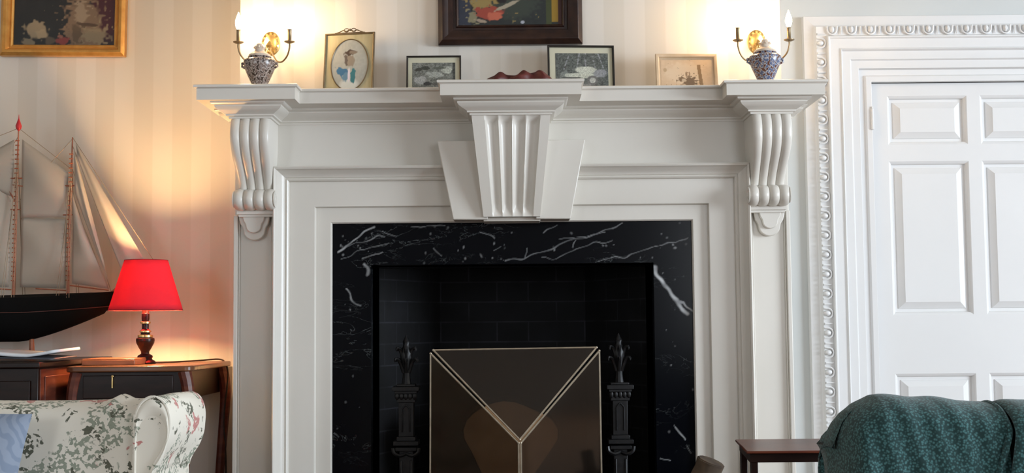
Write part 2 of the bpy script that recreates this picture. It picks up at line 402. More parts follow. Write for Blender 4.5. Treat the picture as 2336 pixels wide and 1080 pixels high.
struct('floor', MB().box(XL-T, XR+T, YB-T, .85, -.1, 0), 'floor', smooth=0)
struct('ceiling', MB().box(XL-T, XR+T, YB-T, .85, ZC, ZC+.1), 'ceil', smooth=0)
b = MB()   # window frames with glazing bars, outside the frame of the picture
for y in np.linspace(WY0, WY1, 6): b.box(XR+.03, XR+.06, y-.02, y+.02, WZ0, WZ1)
for z in np.linspace(WZ0, WZ1, 4): b.box(XR+.03, XR+.06, WY0, WY1, z-.02, z+.02)
struct('window_1', b, 'doorpaint', smooth=0)
b = MB()
for x in np.linspace(RX0, RX1, 5): b.box(x-.02, x+.02, YB-.09, YB-.06, .6, 2.15)
for z in np.linspace(.6, 2.15, 4): b.box(RX0, RX1, YB-.09, YB-.06, z-.02, z+.02)
struct('added_rear_window', b, 'doorpaint', smooth=0)  # unseen window added around the rear fill light
b = MB()
for x in np.linspace(LX0, LX1, 4): b.box(x-.02, x+.02, YB-.09, YB-.06, .6, 2.15)
for z in np.linspace(.6, 2.15, 4): b.box(LX0, LX1, YB-.09, YB-.06, z-.02, z+.02)
struct('added_rear_left_window', b, 'doorpaint', smooth=0)  # unseen window added to go with the rear left fill
b = MB(); b.box(XL, -BX, AY-.02, AY, 0, .13); b.box(XL, -BX, AY-.012, AY, .13, .15)
struct('baseboard_front', b, 'doorpaint', smooth=0)

# ---- door casing (trim_1)
b = MB()
prof = [(0,-.03),(0,.020),(.018,.020),(.022,.012),(.040,.012),(.043,.030),(.068,.030),(.072,.038),(.098,.038),(.103,.050),(.108,.044),
        (.138,.044),(.142,.052),(.146,.052),(.150,.044),(.150,.038),(.182,.038),(.184,.032),(.190,.027),(.219,.022),(.221,0)]
b.frame(DX0, DX1, 0, DZ, [(d*1.07, p) for d, p in prof], open_bottom=True, y=AY)
casing = struct('trim_1', b, 'doorpaint', bevel=.0012)
def egg(b, c, axis, s=1.0):
    # one egg-and-dart unit: egg, its cup and a dart; axis 'x' runs along x, 'z' along z
    cx, cz = c; y = -.040
    def T_(u, v):  # u along, v outward (up)
        return (cx+u, cz+v) if axis == 'x' else (cx-v, cz+u)
    x, z = T_(0, .004)
    if axis == 'x': b.ball((x, y, z), .0095, .011, .013, 10, 6)
    else: b.ball((x, y, z), .013, .011, .0095, 10, 6)
    pts = []
    for k in range(9):
        a = PI+PI*k/8; u, v = .0175*math.cos(a), .006+.020*math.sin(a)
        if k in (0, 8): v = .016
        X_, Z_ = T_(u, v); pts.append((X_, y-.004, Z_))
    b.tube(pts, .003, 5)
    p0 = T_(.0315, .014); p1 = T_(.0315, -.014)
    b.tube([(p0[0], y-.003, p0[1]), (p1[0], y-.003, p1[1])], [.0045, .0015], 5)
b = MB(); per = .0675; n = int((DX1-DX0+.35)/per)
for k in range(n): egg(b, (DX0-.160+per*(k+.3), DZ+.178), 'x')
z = DZ+.134
while z > .05: egg(b, (DX0-.178, z), 'z'); egg(b, (DX1+.178, z), 'z'); z -= per
b.v = [(p[0], p[1]+AY, p[2]) for p in b.v]
eo = obj('egg_and_dart_carving', b, 'doorpaint', casing)

# ---- door leaf
dz = lambda v: v
b = MB(); g = .003; x0, x1, z1 = DX0+g, DX1-g, DZ-.0012; yf, yb = AY+.008, AY+.045
st = .058; cols_ = [(x0+st, x0+st+.281), (x1-st-.281, x1-st)]; rows = [(1.423,1.597), (.8235,1.364), (.13,.620)]
b.box(x0, cols_[0][0], yf, yb, .01, z1); b.box(cols_[1][1], x1, yf, yb, .01, z1)
zs = [.01, .13, .620, .8235, 1.364, 1.423, 1.597, z1]
for a_, c_ in ((0,1),(2,3),(4,5),(6,7)): b.box(cols_[0][0], cols_[1][1], yf, yb, zs[a_], zs[c_])
for lo, hi in rows: b.box(cols_[0][1], cols_[1][0], yf, yb, lo, hi)
for cx0, cx1 in cols_:
    for lo, hi in rows:
        b.frame(cx0, cx1, lo, hi, [(0,-yf),(-.004,-yf-.002),(-.009,-yf-.007),(-.012,-yf-.0155),(-.022,-yf-.0155),(-.024,-yf-.012),(-.043,-yf-.003),(-.045,-yf-.0015)], y=0)
        b.box(cx0+.045, cx1-.045, yf+.0015, yb-.005, lo+.045, hi-.045)
door = struct('door_1', b, 'doorpaint', smooth=25)
hb = MB()
for hz in (1.51, .35):
    hb.lathe([(.003,-.038),(.0055,-.036),(.0055,.036),(.003,.038)], (DX0-.001, AY-.022, hz), 10); hb.ball((DX0-.001,AY-.022,hz+.041), .004)
    hb.box(DX0-.014, DX0+.001, AY-.0205, AY-.018, hz-.033, hz+.033)
obj('hinge', hb, 'doorpaint', door)
hb = MB(); hb.lathe([(.004,0),(.026,0),(.026,.004),(.010,.008),(.010,.035),(.026,.048),(.030,.062),(.022,.074),(.002,.078)], (0,0,0), 20)
hb.rot((0,0,0), 'X', R(90)); hb.v = [(p[0]+x1-.045, p[1]+yf, p[2]+.73) for p in hb.v]
obj('door_knob', hb, 'brass', door, label='round brass door knob')

# ============================================================ FIREPLACE
fp = thing('fireplace', 'large white painted fireplace with carved consoles, fluted keystone and black marble surround', 'fireplace', (0,0,0))
# marble slip with veins
veins = [  # polylines in pixels-of-plan: (x,z,width,brightness)
 [(-.560,1.040),(-.535,1.062),(-.520,1.070),(-.500,1.090),(-.470,1.110),(-.440,1.127)],
 [(-.530,1.062),(-.490,1.068),(-.450,1.080),(-.410,1.092)],[(-.545,1.020),(-.500,1.035),(-.455,1.055),(-.405,1.070)],
 [(-.485,1.020),(-.440,1.033),(-.415,1.036)],[(-.420,1.110),(-.395,1.103),(-.37,1.095)],
 [(-.535,.925),(-.520,.900),(-.500,.880),(-.485,.872)],[(-.478,1.000),(-.468,.985),(-.462,.970)],
 [(-.02,1.003),(.05,1.018),(.13,1.045),(.20,1.075),(.26,1.085),(.32,1.108),(.36,1.122)],[(.15,1.070),(.22,1.085),(.30,1.092)],
 [(.10,1.012),(.16,1.020),(.20,1.040),(.26,1.058),(.33,1.075)],[(.27,1.005),(.34,1.012),(.40,1.035),(.47,1.050),(.53,1.062),(.565,1.080)],
 [(.455,.985),(.475,.950),(.498,.910),(.515,.880),(.540,.850),(.560,.832)],[(.525,.868),(.545,.866),(.562,.852),(.578,.842)],
 [(.515,.470),(.530,.450),(.545,.430)],[(.470,.375),(.50,.36)],[(.55,.41),(.565,.385)],
 [(-.57,.46),(-.555,.445)],[(-.10,1.10),(-.06,1.085)],[(-.06,1.045),(-.03,1.06)],[(.045,1.02),(.045,1.045)],[(-.32,1.125),(-.28,1.118),(-.22,1.12)],
 [(.10,1.10),(.14,1.12)],[(-.25,1.05),(-.23,1.03)],[(.19,1.045),(.205,1.068)]]
vw = {0:.0026, 11:.0050, 12:.0022, 5:.0024, 6:.0042, 13:.0022, 7:.0017}
vb = {0:.34, 11:.50, 12:.40, 5:.28, 6:.42, 13:.40, 14:.3}
def veinmask(X, Z):
    out = np.zeros(X.shape)
    w1 = (vnoise((X+1)/2, Z/1.6, 60, 3)-.5)*.016; w2 = (vnoise((X+1)/2, Z/1.6, 60, 5)-.5)*.016
    Xn, Zn = X+w1, Z+w2
    for i, pl in enumerate(veins):
        ww = vw.get(i, .0013); bb = vb.get(i, .17)
        for (ax, az), (bx, bz) in zip(pl[:-1], pl[1:]):
            L2 = (bx-ax)**2+(bz-az)**2; t_ = np.clip(((Xn-ax)*(bx-ax)+(Zn-az)*(bz-az))/L2, 0, 1)
            d = np.hypot(Xn-ax-t_*(bx-ax), Zn-az-t_*(bz-az))
            k = np.clip(1.5-d/ww, 0, 1)*bb*(.45+.8*vnoise((X+1)/2, Z/1.6, 90, i+20)); out = np.maximum(out, k)
    rs = np.random.RandomState(11)
    for _ in range(70):      # flecks
        if rs.rand() < .7: cx, cz = rs.uniform(-.57,.57), rs.uniform(1.0,1.128)
        else: cx, cz = rs.choice([-1,1])*rs.uniform(.46,.575), rs.uniform(.3,1.0)
        r_ = rs.uniform(.0012,.0038); out = np.maximum(out, np.clip(1.3-np.hypot(Xn-cx,(Zn-cz)*.8)/r_,0,1)*rs.uniform(.06,.26))
    return out
mb = MB(); allc = []
def marble_front(xa, xb, za, zb, y=-.05, cell=.0028):
    nx = int((xb-xa)/cell); nz = int((zb-za)/cell)
    X, Z = np.meshgrid(np.linspace(xa,xb,nx), np.linspace(za,zb,nz), indexing='ij'); mk = veinmask(X, Z)
    mb.grid([[(X[i,j], y, Z[i,j]) for j in range(nz)] for i in range(nx)])
    c = np.stack([mk*.95, mk*.98, mk, np.ones_like(mk)], -1).reshape(-1,4); allc.append(c)
marble_front(-.579, .579, OZ, 1.132); marble_front(-.579, -OX, .25, OZ); marble_front(OX, .579, .25, OZ)
def plain(vs, fs): mb.add(vs, fs); allc.append(np.tile(np.array([[0,0,0,1.]]), (len(vs),1)))
for sgn in (-1, 1):
    x = sgn*OX; plain([(x,-.05,0),(x,.20,0),(x,.20,OZ),(x,-.05,OZ)], [(0,1,2,3) if sgn < 0 else (3,2,1,0)])
    xa, xb = sorted((sgn*OX, sgn*.579)); plain([(xa,-.05,0),(xb,-.05,0),(xb,-.05,.25),(xa,-.05,.25)], [(0,1,2,3)])
plain([(-OX,-.05,OZ),(OX,-.05,OZ),(OX,.20,OZ),(-OX,.20,OZ)], [(0,1,2,3)])
obj('marble_surround', mb, 'marble', fp, smooth=0, cols=np.concatenate(allc), label='black marble surround with white veins')
# brick firebox (splayed cheeks), lintel and back
b = MB(); q = [(-OX,.20),(-.27,.58),(.27,.58),(OX,.20)]
for (xa, ya), (xb, yb_) in zip(q[:-1], q[1:]):
    dx, dy = xb-xa, yb_-ya; L = math.hypot(dx, dy); nx, ny = -dy/L*.03, dx/L*.03
    b.prism_z([(xa,ya),(xb,yb_),(xb+nx,yb_+ny),(xa+nx,ya+ny)], .02, OZ+.3)
b.box(-OX-.03, OX+.03, .20, .60, OZ+.12, OZ+.16); b.box(-OX, OX, .20, .22, OZ, OZ+.14)
obj('firebox', b, 'brick', fp, smooth=0)
obj('hearth', MB().box(-.75, .75, -.55, .60, .0, .025), 'marble', fp, smooth=0)

# stepped architrave round the marble
b = MB(); b.frame(-.579, .579, 0, 1.132, [(0,.0),(0,.060),(.004,.066),(.050,.066),(.053,.084),(.056,.085),(.133,.085),(.1345,.097),(.139,.101),(.144,.098),(.1455,.103),
   (.150,.105),(.158,.112),(.164,.124),(.168,.130),(.169,.136),(.174,.139),(.1775,.136),(.1775,0)], open_bottom=True)
obj('architrave', b, 'paint', fp, smooth=30)
# frieze
b = MB(); b.box(-.757, .757, -.08, 0, 1.30, 1.47); b.box(-.757,.757,-.088,0,1.3095,1.315)
obj('frieze', b, 'paint', fp, bevel=.0015)
# pilasters with sunk panel and tongue
for sgn in (-1, 1):
    xi, xo = .757, .892; b = MB()
    X_ = lambda a_, c_: sorted((sgn*a_, sgn*c_))
    def bx(a_, c_, y0, y1, z0, z1): u, v = X_(a_, c_); b.box(u, v, y0, y1, z0, z1)
    bx(xi-.01, xo, -.066, 0, 0, 1.45)
    bx(xi, xi+.012, -.082, -.066, 0, 1.16); bx(xo-.014, xo, -.082, -.066, 0, 1.16)
    bx(xi+.012, xi+.017, -.074, -.066, 0, 1.155); bx(xo-.019, xo-.014, -.074, -.066, 0, 1.155)
    bx(xi, xo, -.12, -.0, 0, .16); bx(xi, xo, -.105, 0, .16, .19)
    # tongue: a shaped drop with a rounded end hanging into the panel
    cx = sgn*(xi+xo)/2; pts = [(cx-.050,1.160)]
    for a_, z in ((-.048,1.145),(-.044,1.130),(-.036,1.118)): pts.append((cx+a_, z))
    for k in range(0, 9): an = PI+PI*k/8; pts.append((cx+.034*math.cos(an), 1.108+.030*math.sin(an)))
    for a_, z in ((.036,1.118),(.044,1.130),(.048,1.145),(.050,1.160)): pts.append((cx+a_, z))
    b.prism_y(pts, -.088, -.066)
    pts2 = [(cx+(x-cx)*.72, 1.160+(z-1.160)*.72) for x, z in pts]; b.prism_y(pts2, -.100, -.088)
    obj('pilaster', b, 'paint', fp, bevel=.0025)
# consoles
prof_c = [(.215,1.456,.122),(.230,1.430,.122),(.236,1.402,.122),(.232,1.372,.121),(.214,1.338,.118),(.188,1.308,.113),(.162,1.280,.109),(.143,1.256,.107),(.134,1.240,.107),(.133,1.232,.108)]
prof_s = [(.134,1.2315,.128),(.150,1.2310,.130),(.166,1.222,.130),(.173,1.205,.130),(.168,1.188,.130),(.152,1.178,.129),(.130,1.176,.128),(.114,1.182,.127)]
def catmull(pts, n=6):
    out = []; P_ = [pts[0]]+list(pts)+[pts[-1]]
    for i in range(1, len(P_)-2):
        for k in range(n):
            t_ = k/n; p0, p1, p2, p3 = [np.array(P_[j], float) for j in (i-1,i,i+1,i+2)]
            out.append(tuple(.5*((2*p1)+(-p0+p2)*t_+(2*p0-5*p1+4*p2-p3)*t_**2+(-p0+3*p1-3*p2+p3)*t_**3)))
    out.append(tuple(map(float, pts[-1]))); return out
def ribbed(b, prof, cx, nribs=4, depth=.009, nu=49):
    pr = catmull(prof, 5); rows_ = []
    for i, (p, z, w_) in enumerate(pr):
        a_ = pr[max(i-1,0)]; c_ = pr[min(i+1,len(pr)-1)]; tx, tz = c_[0]-a_[0], c_[1]-a_[1]; L = math.hypot(tx, tz) or 1; npx, npz = -tz/L, tx/L
        row = [(cx-w_/2, -.05, z)]
        for k in range(nu):
            u = k/(nu-1); ph = u*nribs % 1.0; rb = math.sin(PI*min(max(ph,.0),1))**.6 if 0 < u < 1 else 0
            d = depth*(rb-.0); row.append((cx+(u-.5)*w_, -(p-depth+d*abs(npx)), z+d*npz*.6))
        row.append((cx+w_/2, -.05, z)); rows_.append(row)
    n0 = len(rows_[0]); b.grid(rows_)
for sgn in (-1, 1):
    b = MB(); cx = sgn*.812
    ribbed(b, prof_c, cx); ribbed(b, prof_s, cx, 4, .010)
    # backing between scroll and frieze, cap fillets under the scroll
    b.box(cx-.062, cx+.062, -.118, -.0, 1.160, 1.176); b.box(cx-.058, cx+.058, -.108, -.0, 1.152, 1.160)
    for e in (-1, 1):   # side volutes
        s0 = len(b.v); b.lathe([(.001,0),(.026,0),(.026,.003),(.018,.004),(.014,.002),(.008,.006),(.001,.006)], (0,0,0), 20)
        b.rot((0,0,0), 'Y', R(90)*e, s0); b.v = b.v[:s0]+[(p[0]+cx+e*.063, p[1]-.145, p[2]+1.204) for p in b.v[s0:]]
    obj('console', b, 'paint', fp, smooth=50)
# voussoirs
for sgn in (-1, 1):
    b = MB(); q = [(sgn*.234,1.384),(sgn*.095,1.384),(sgn*.075,1.133),(sgn*.185,1.133)]; b.prism_y(q, -.158, 0)
    obj('voussoir', b, 'paint', fp, bevel=.003)
# fluted keystone
b = MB(); rows_ = []; NZ = 30; NU = 81
for i in range(NZ+1):
    t_ = i/NZ; z = 1.452-(1.452-1.140)*t_; hw = .1225+(.089-.1225)*t_; p = .240-(.240-.172)*(t_**1.3)
    row = [(-hw, 0, z), (-hw, -.06, z)]
    for k in range(NU):
        u = k/(NU-1); d = 0
        f0, f1 = .165, .87
        if f0 < u < f1: ph = ((u-f0)/(f1-f0)*4) % 1.0; e = min(t_*14, 1)*min((1-t_)*10, 1); d = -.019*math.sqrt(max(0, 1-(2*ph-1)**2))*max(e, 0)
        row.append((-hw+2*hw*u, -(p+d), z))
    row += [(hw, -.06, z), (hw, 0, z)]; rows_.append(row)
b.grid(rows_); b.prism_y([(-.089,1.140),(.089,1.140),(.089,1.1401),(-.089,1.1401)], -.15, 0)
obj('keystone', b, 'paint', fp, smooth=60)
obj('keystone_foot', MB().box(-.090, .090, -.135, 0, 1.1285, 1.1405), 'paint', fp, bevel=.002)
# bed mould breaking forward over consoles and keystone
W = .893
path = [(-W,0),(-W,-.08),(-.874,-.08),(-.874,-.216),(-.750,-.216),(-.750,-.08),(-.1235,-.08),(-.1235,-.242)]
path = path+[(-x, y) for x, y in reversed(path)]
b = MB(); b.sweep_plan(path, [(0,1.450),(.004,1.450),(.005,1.456),(.012,1.4575),(.0125,1.462),(.018,1.466),(.026,1.470),(.036,1.476),(.041,1.483),(.041,1.487),(.047,1.488),(.052,1.492),(.052,1.4975)])
obj('bed_moulding', b, 'paint', fp, smooth=30)
# shelf with breaks
S = .961
path = [(-S,0),(-S,-.295),(-.660,-.295),(-.660,-.214),(-.214,-.214),(-.214,-.335)]
path = path+[(-x, y) for x, y in reversed(path)]
b = MB(); b.sweep_plan(path, [(0,1.4965),(0,1.530),(.003,1.533),(.008,1.534),(.009,1.537),(.009,1.541),(.006,1.543)])
obj('mantel_shelf', b, 'paint', fp, smooth=30)
ST = 1.543   # shelf top

# ============================================================ SCONCES
def make_sconce(cx, zc, label):
    t = thing('wall_sconce', label, 'wall light', (cx, 0, zc), 'brass wall lights either side of the painting')
    b = MB(); b.lathe([(.001,.012),(.014,.012),(.018,.010),(.022,.010),(.026,.006),(.030,.004),(.030,0)], (0,0,0), 28, 1, 1.33)
    b.rot((0,0,0), 'X', R(90)); b.v = [(p[0]+cx, p[1]-.0, p[2]+zc) for p in b.v]
    for k in range(12): a = 2*PI*k/12; b.ball((cx+.024*math.cos(a), -.009, zc+.032*math.sin(a)), .0045, .004, .006, 6, 4)
    b.lathe([(.002,-.016),(.009,-.008),(.012,0),(.008,.008),(.003,.014)], (cx,-.028,zc-.012), 14); b.box(cx-.004,cx+.004,-.028,0,zc-.016,zc-.008)
    obj('backplate', b, 'brass', t)
    zp = zc-.022
    for s in (-1, 1):
        pts = [(cx, -.030, zc-.012), (cx+s*.014,-.045,zc-.045),(cx+s*.034,-.072,zc-.074),(cx+s*.056,-.098,zc-.080),(cx+s*.074,-.114,zc-.064),(cx+s*.082,-.120,zc-.040),(cx+s*.082,-.120,zp)]
        b = MB().tube(catmull(pts, 5), .0028, 8)
        a = obj('arm', b, 'dullbrass', t)
        b = MB().lathe([(.003,-.004),(.010,-.003),(.0165,0),(.017,.002),(.0125,.0015),(.006,.001),(.002,.003)], (cx+s*.082,-.120,zp), 20)
        obj('drip_pan', b, 'dullbrass', a)
        b = MB().lathe([(.0065,0),(.0068,.003),(.0062,.004),(.0062,.038),(.0068,.039),(.0066,.041),(.003,.041)], (cx+s*.082,-.120,zp+.001), 14)
        obj('candle_sleeve', b, 'dullbrass', a)
        b = MB().lathe([(.004,0),(.008,.008),(.0105,.018),(.010,.028),(.006,.041),(.0025,.050),(.0008,.056)], (cx+s*.082,-.120,zp+.042), 14)
        obj('candle_bulb', b, 'bulbglass', a)
    return t
sc = make_sconce(-.790, 1.735, 'brass two-armed wall light left of the painting, above the grey patterned jar')
dup(sc, (.812, 0, 1.727), 'brass two-armed wall light right of the painting, beside the door casing')

# ============================================================ JARS
def jar(cx, y, m, label, lid=True, rot_=0):
    t = thing('china_jar', label, 'jar', (cx, y, ST), 'patterned china jars at the ends of the mantelpiece')
    b = MB().lathe([(.020,0),(.027,0),(.028,.006),(.024,.012),(.026,.022),(.034,.040),(.042,.058),(.048,.074),(.0505,.086),(.050,.094),(.045,.099),(.036,.101),(.034,.104),(.037,.107),(.034,.108)], (cx,y,ST), 32)
    body = obj('body', b, m, t)
    for s in (-1, 1):
        b = MB(); b.tube([(cx+s*.044,y,ST+.090),(cx+s*.055,y,ST+.086),(cx+s*.056,y,ST+.078),(cx+s*.046,y,ST+.072)], .0035, 8); b.ball((cx+s*.054,y,ST+.087), .005)
        obj('handle', b, m, t)
    b = MB().lathe([(.036,.107),(.034,.114),(.024,.121),(.017,.124),(.014,.132),(.018,.138),(.012,.148),(.003,.152)], (cx,y,ST), 24)
    for k in range(8): a = 2*PI*k/8; b.ball((cx+.016*math.cos(a), y+.016*math.sin(a), ST+.138), .004, n=6, m=4)
    obj('lid', b, 'chinaw', t, label='cream knobbed lid')
    return t
jar(-.790, -.185, 'chinaA', 'grey and brown patterned china jar on the left end of the mantelpiece')
jar(.802, -.185, 'chinaB', 'blue, white and rust patterned china jar on the right end of the mantelpiece')

# ============================================================ PICTURES ON THE MANTEL
def leaning_frame(x0, x1, h, y0, lean, fw, fd, label, fm, matw, picf, group=None, prof=None, mm='mount', oval=False, rotz=0, name='photo_frame', strut=True):
    cx = (x0+x1)/2; t = thing(name, label, 'picture frame', (cx, y0, ST), group)
    z0, z1 = ST, ST+h
    def fin(b): b.rot((cx, y0, ST), 'X', -lean); b.rot((cx, y0, ST), 'Z', rotz); return b
    b = MB(); b.frame(x0+fw, x1-fw, z0+fw, z1-fw, prof or [(0,.0),(0,fd*.8),(fw*.3,fd),(fw*.9,fd),(fw,fd*.8),(fw,0)], y=y0)
    fo = obj('frame', fin(b), fm, t, bevel=.0004)
    b = MB(); b.box(x0+fw*.5, x1-fw*.5, y0-.0, y0+.002, z0+fw*.5, z1-fw*.5); obj('backing', fin(b), 'black', t)
    ix0, ix1, iz0, iz1 = x0+fw, x1-fw, z0+fw, z1-fw
    if matw:
        px0, px1, pz0, pz1 = ix0+matw[0], ix1-matw[1], iz0+matw[2], iz1-matw[3]
        b = MB(); b.box(ix0-.001, ix1+.001, y0-.003, y0-.0005, iz0-.001, iz1+.001)
        obj('mount', fin(b), mm, t)
    else: px0, px1, pz0, pz1 = ix0, ix1, iz0, iz1
    mb = MB(); cell = .0016; nx = int((px1-px0)/cell); nz = int((pz1-pz0)/cell)
    X, Z = np.meshgrid(np.linspace(px0,px1,nx), np.linspace(pz0,pz1,nz), indexing='ij'); U = (X-px0)/(px1-px0); V = (Z-pz0)/(pz1-pz0)
    if oval:
        A = (2*U-1); B = (2*V-1); s_ = np.maximum(np.abs(A), np.abs(B))/np.maximum(np.hypot(A, B), 1e-6); s_ = np.where(np.hypot(A,B) < 1e-6, 1, s_)
        A2, B2 = A*s_, B*s_; U2, V2 = (A2+1)/2, (B2+1)/2; X = px0+U2*(px1-px0); Z = pz0+V2*(pz1-pz0); U, V = U2, V2
    col = np.clip(picf(U, V), 0, 1); mb.grid([[(X[i,j], y0-.0036, Z[i,j]) for j in range(nz)] for i in range(nx)])
    obj('picture', fin(mb), 'print', t, cols=np.concatenate([col.reshape(-1,3), np.ones((nx*nz,1))], 1))
    if oval:
        b = MB(); pts = [((px0+px1)/2+(px1-px0)/2*math.cos(a), y0-.004, (pz0+pz1)/2+(pz1-pz0)/2*math.sin(a)) for a in np.linspace(0, 2*PI, 49)]
        b.tube(pts, .0018, 6); obj('oval_rim', fin(b), 'dullbrass', t)
    if strut:
        b = MB(); b.prism_x([(y0+.003, z0+h*.7),(y0+.005,z0+h*.7),(y0+.012+h*.30,z0+.004+h*.30*math.tan(lean)),(y0+.008+h*.30,z0+.004+h*.30*math.tan(lean))], cx-.012, cx+.012)
        obj('strut', fin(b), 'black', t)
    return t, fin
def pic_oval(U, V):
    c = np.ones(U.shape+(3,))*np.array([.36,.385,.37]); n = vnoise(U,V,24,2)-.5
    c += n[...,None]*.05
    c = ell(c,U,V,.50,.10,.30,.16,(.56,.62,.62),0,.6)
    c = ell(c,U,V,.32,.36,.20,.075,(.05,.16,.30),-.25,.3,n*1.2); c = ell(c,U,V,.40,.27,.09,.10,(.12,.24,.36),-.3,.4,n)
    c = ell(c,U,V,.60,.28,.075,.15,(.04,.18,.22),0,.3,n); c = ell(c,U,V,.49,.30,.035,.16,(.62,.60,.72),0,.5)
    c = ell(c,U,V,.52,.58,.13,.12,(.26,.23,.19),0,.4,n); c = ell(c,U,V,.40,.60,.045,.13,(.12,.10,.09),.1,.4,n)
    c = ell(c,U,V,.51,.74,.17,.055,(.07,.05,.04),.08,.3,n); c = ell(c,U,V,.60,.74,.12,.04,(.20,.17,.14),0,.4,n)
    return c
t, fin = leaning_frame(-.608, -.441, .212, -.085, R(7), .0055, .008, 'upright gold frame with ribbon crest, oval portrait in a blue coat', 'dullbrass', (.018,.014,.012,.016), pic_oval, mm='silk', oval=True, rotz=R(-9), name='oval_portrait_frame')
b = MB(); zt = ST+.212; y0 = -.085; cx = -.5245
pts = [(cx-.048,zt+.000),(cx-.034,zt+.005),(cx-.022,zt+.010),(cx-.012,zt+.006),(cx,zt+.012),(cx+.012,zt+.006),(cx+.022,zt+.010),(cx+.034,zt+.005),(cx+.048,zt+.000)]
b.tube([(x, y0-.004, z) for x, z in catmull(pts, 4)], .0018, 6); b.tube([(cx-.05,y0-.004,zt+.0005),(cx+.05,y0-.004,zt+.0005)], .002, 6)
for s in (-1, 1): b.tube([(cx+s*.004+.009*math.cos(a)*s*.9+s*.008, y0-.004, zt+.010+.006*math.sin(a)) for a in np.linspace(0,2*PI,13)], .0014, 5)
b.ball((cx, y0-.004, zt+.011), .004)
obj('ribbon_crest', fin(b), 'dullbrass', t)
def pic_cars(U, V):
    n = vnoise(U,V,30,4); c = np.ones(U.shape+(3,))*np.array([.17,.18,.16])*(.55+.9*n[...,None])
    n2 = vnoise(U,V,14,5)-.5
    for e in ((.18,.35,.16,.16,(.36,.37,.36)),(.52,.56,.22,.12,(.34,.36,.33)),(.80,.72,.15,.14,(.42,.44,.38)),(.15,.75,.10,.08,(.05,.05,.04)),(.30,.80,.12,.09,(.05,.055,.045)),(.36,.22,.10,.08,(.05,.05,.05)),(.62,.80,.2,.05,(.10,.11,.09)),(.62,.22,.2,.1,(.12,.12,.11)),(.80,.10,.2,.1,(.28,.29,.27))):
        c = ell(c,U,V,*e[:4],e[4],0,.4,n2)
    c[(U>.93)] *= .35; return c*(.55+.9*np.random.RandomState(3).rand(*U.shape)[...,None])
leaning_frame(-.337, -.160, .131, -.080, R(5), .0055, .010, 'small black frame with a photo of parked cars, left of the keystone', 'black', (.0135,.0135,.013,.017), pic_cars, 'black framed car photographs on the mantelpiece')
def pic_car(U, V):
    n = vnoise(U,V,34,8); c = np.ones(U.shape+(3,))*np.array([.10,.11,.10])*(.5+1.1*n[...,None]); n2 = vnoise(U,V,14,9)-.5
    for k, x in enumerate((.20,.42,.57,.74,.88)):
        m_ = np.abs(U-x-(V-.7)*(.25-.12*k)) < .012; c[m_ & (V > .5) & (vnoise(U,V,22,6) > .42)] = (.26,.27,.28)
    c = ell(c,U,V,.16,.30,.10,.18,(.20,.22,.20),0,.5,n2); c = ell(c,U,V,.50,.34,.36,.09,(.50,.52,.44),0,.3,n2*.5); c = ell(c,U,V,.58,.50,.22,.12,(.52,.54,.46),0,.3,n2*.5)
    c = ell(c,U,V,.84,.40,.14,.13,(.26,.27,.28),0,.5,n2); c = ell(c,U,V,.70,.20,.115,.15,(.15,.15,.14),0,.15); c = ell(c,U,V,.70,.20,.065,.085,(.45,.46,.42),0,.3)
    c = ell(c,U,V,.30,.28,.22,.018,(.06,.06,.055),0,.3); c = ell(c,U,V,.35,.06,.4,.07,(.25,.25,.23),0,.6,n2); return c*(.6+.8*np.random.RandomState(4).rand(*U.shape)[...,None])
leaning_frame(.120, .337, .161, -.085, R(6), .0065, .011, 'larger black frame with a photo of a pale vintage car, right of the keystone', 'black', (.019,.014,.015,.019), pic_car, 'black framed car photographs on the mantelpiece', rotz=R(4))
def pic_sketch(U, V):
    n = vnoise(U,V,18,12)-.5; c = np.ones(U.shape+(3,))*np.array([.66,.50,.34])+n[...,None]*.05
    c = ell(c,U,V,.45,.5,.42,.42,(.72,.58,.42),0,.5,n); n2 = vnoise(U,V,40,13)-.5
    m_ = (np.abs(U-.76-(.6-V)*.06) < .035) & (V < .80); c[m_] = np.array([.30,.20,.11])
    c = ell(c,U,V,.56,.20,.13,.20,(.20,.14,.09),0,.3,n2*2); c = ell(c,U,V,.42,.28,.09,.10,(.22,.15,.09),0,.3,n2*2); c = ell(c,U,V,.50,.48,.022,.09,(.32,.22,.14),0,.3)
    c = ell(c,U,V,.56,.48,.016,.09,(.32,.22,.14),0,.3); c = ell(c,U,V,.45,.26,.05,.06,(.55,.45,.33),0,.4,n2); c = ell(c,U,V,.12,.04,.10,.04,(.30,.18,.08),0,.3); c = ell(c,U,V,.08,.62,.04,.08,(.50,.36,.22),0,.5); return c
leaning_frame(.468, .668, .128, -.095, R(8), .011, .010, 'pale wooden frame with a faded sepia sketch, nearest the right end', 'palewood', (.006,.008,.004,.006), pic_sketch, rotz=R(3), mm='palewood', name='sepia_picture_frame')

# crumpled leather glove
tp = [(-.132,.001),(-.110,.004),(-.085,.006),(-.058,.022),(-.034,.036),(-.022,.035),(-.005,.026),(.012,.024),(.028,.034),(.044,.041),(.058,.036),(.070,.033),(.085,.040),(.100,.040),(.112,.028),(.128,.010),(.140,.001)]
tx = np.array([p[0] for p in tp]); tz = np.array([p[1] for p in tp]); rows_ = []; rs = np.random.RandomState(5)
for i in range(49):
    x = -.132+.272*i/48; h = float(np.interp(x, tx, tz)); row = []
    wv_ = .038+.010*math.sin(i*.5)
    for j in range(17):
        v = j/16*PI; row.append((x+.004*math.sin(j*1.3+i*.3), -.255-wv_*math.cos(v), ST+.0005+h*1.0*(math.sin(v)**.7)*(1+.12*math.sin(i*.9+j*.8))))
    rows_.append(row)
b = MB().grid(rows_); tag(obj('crumpled_cloth', b, 'leather', origin=(0,-.255,ST), subd=1), 'crumpled dark red leather cloth lying on the centre of the mantelpiece', 'cloth')

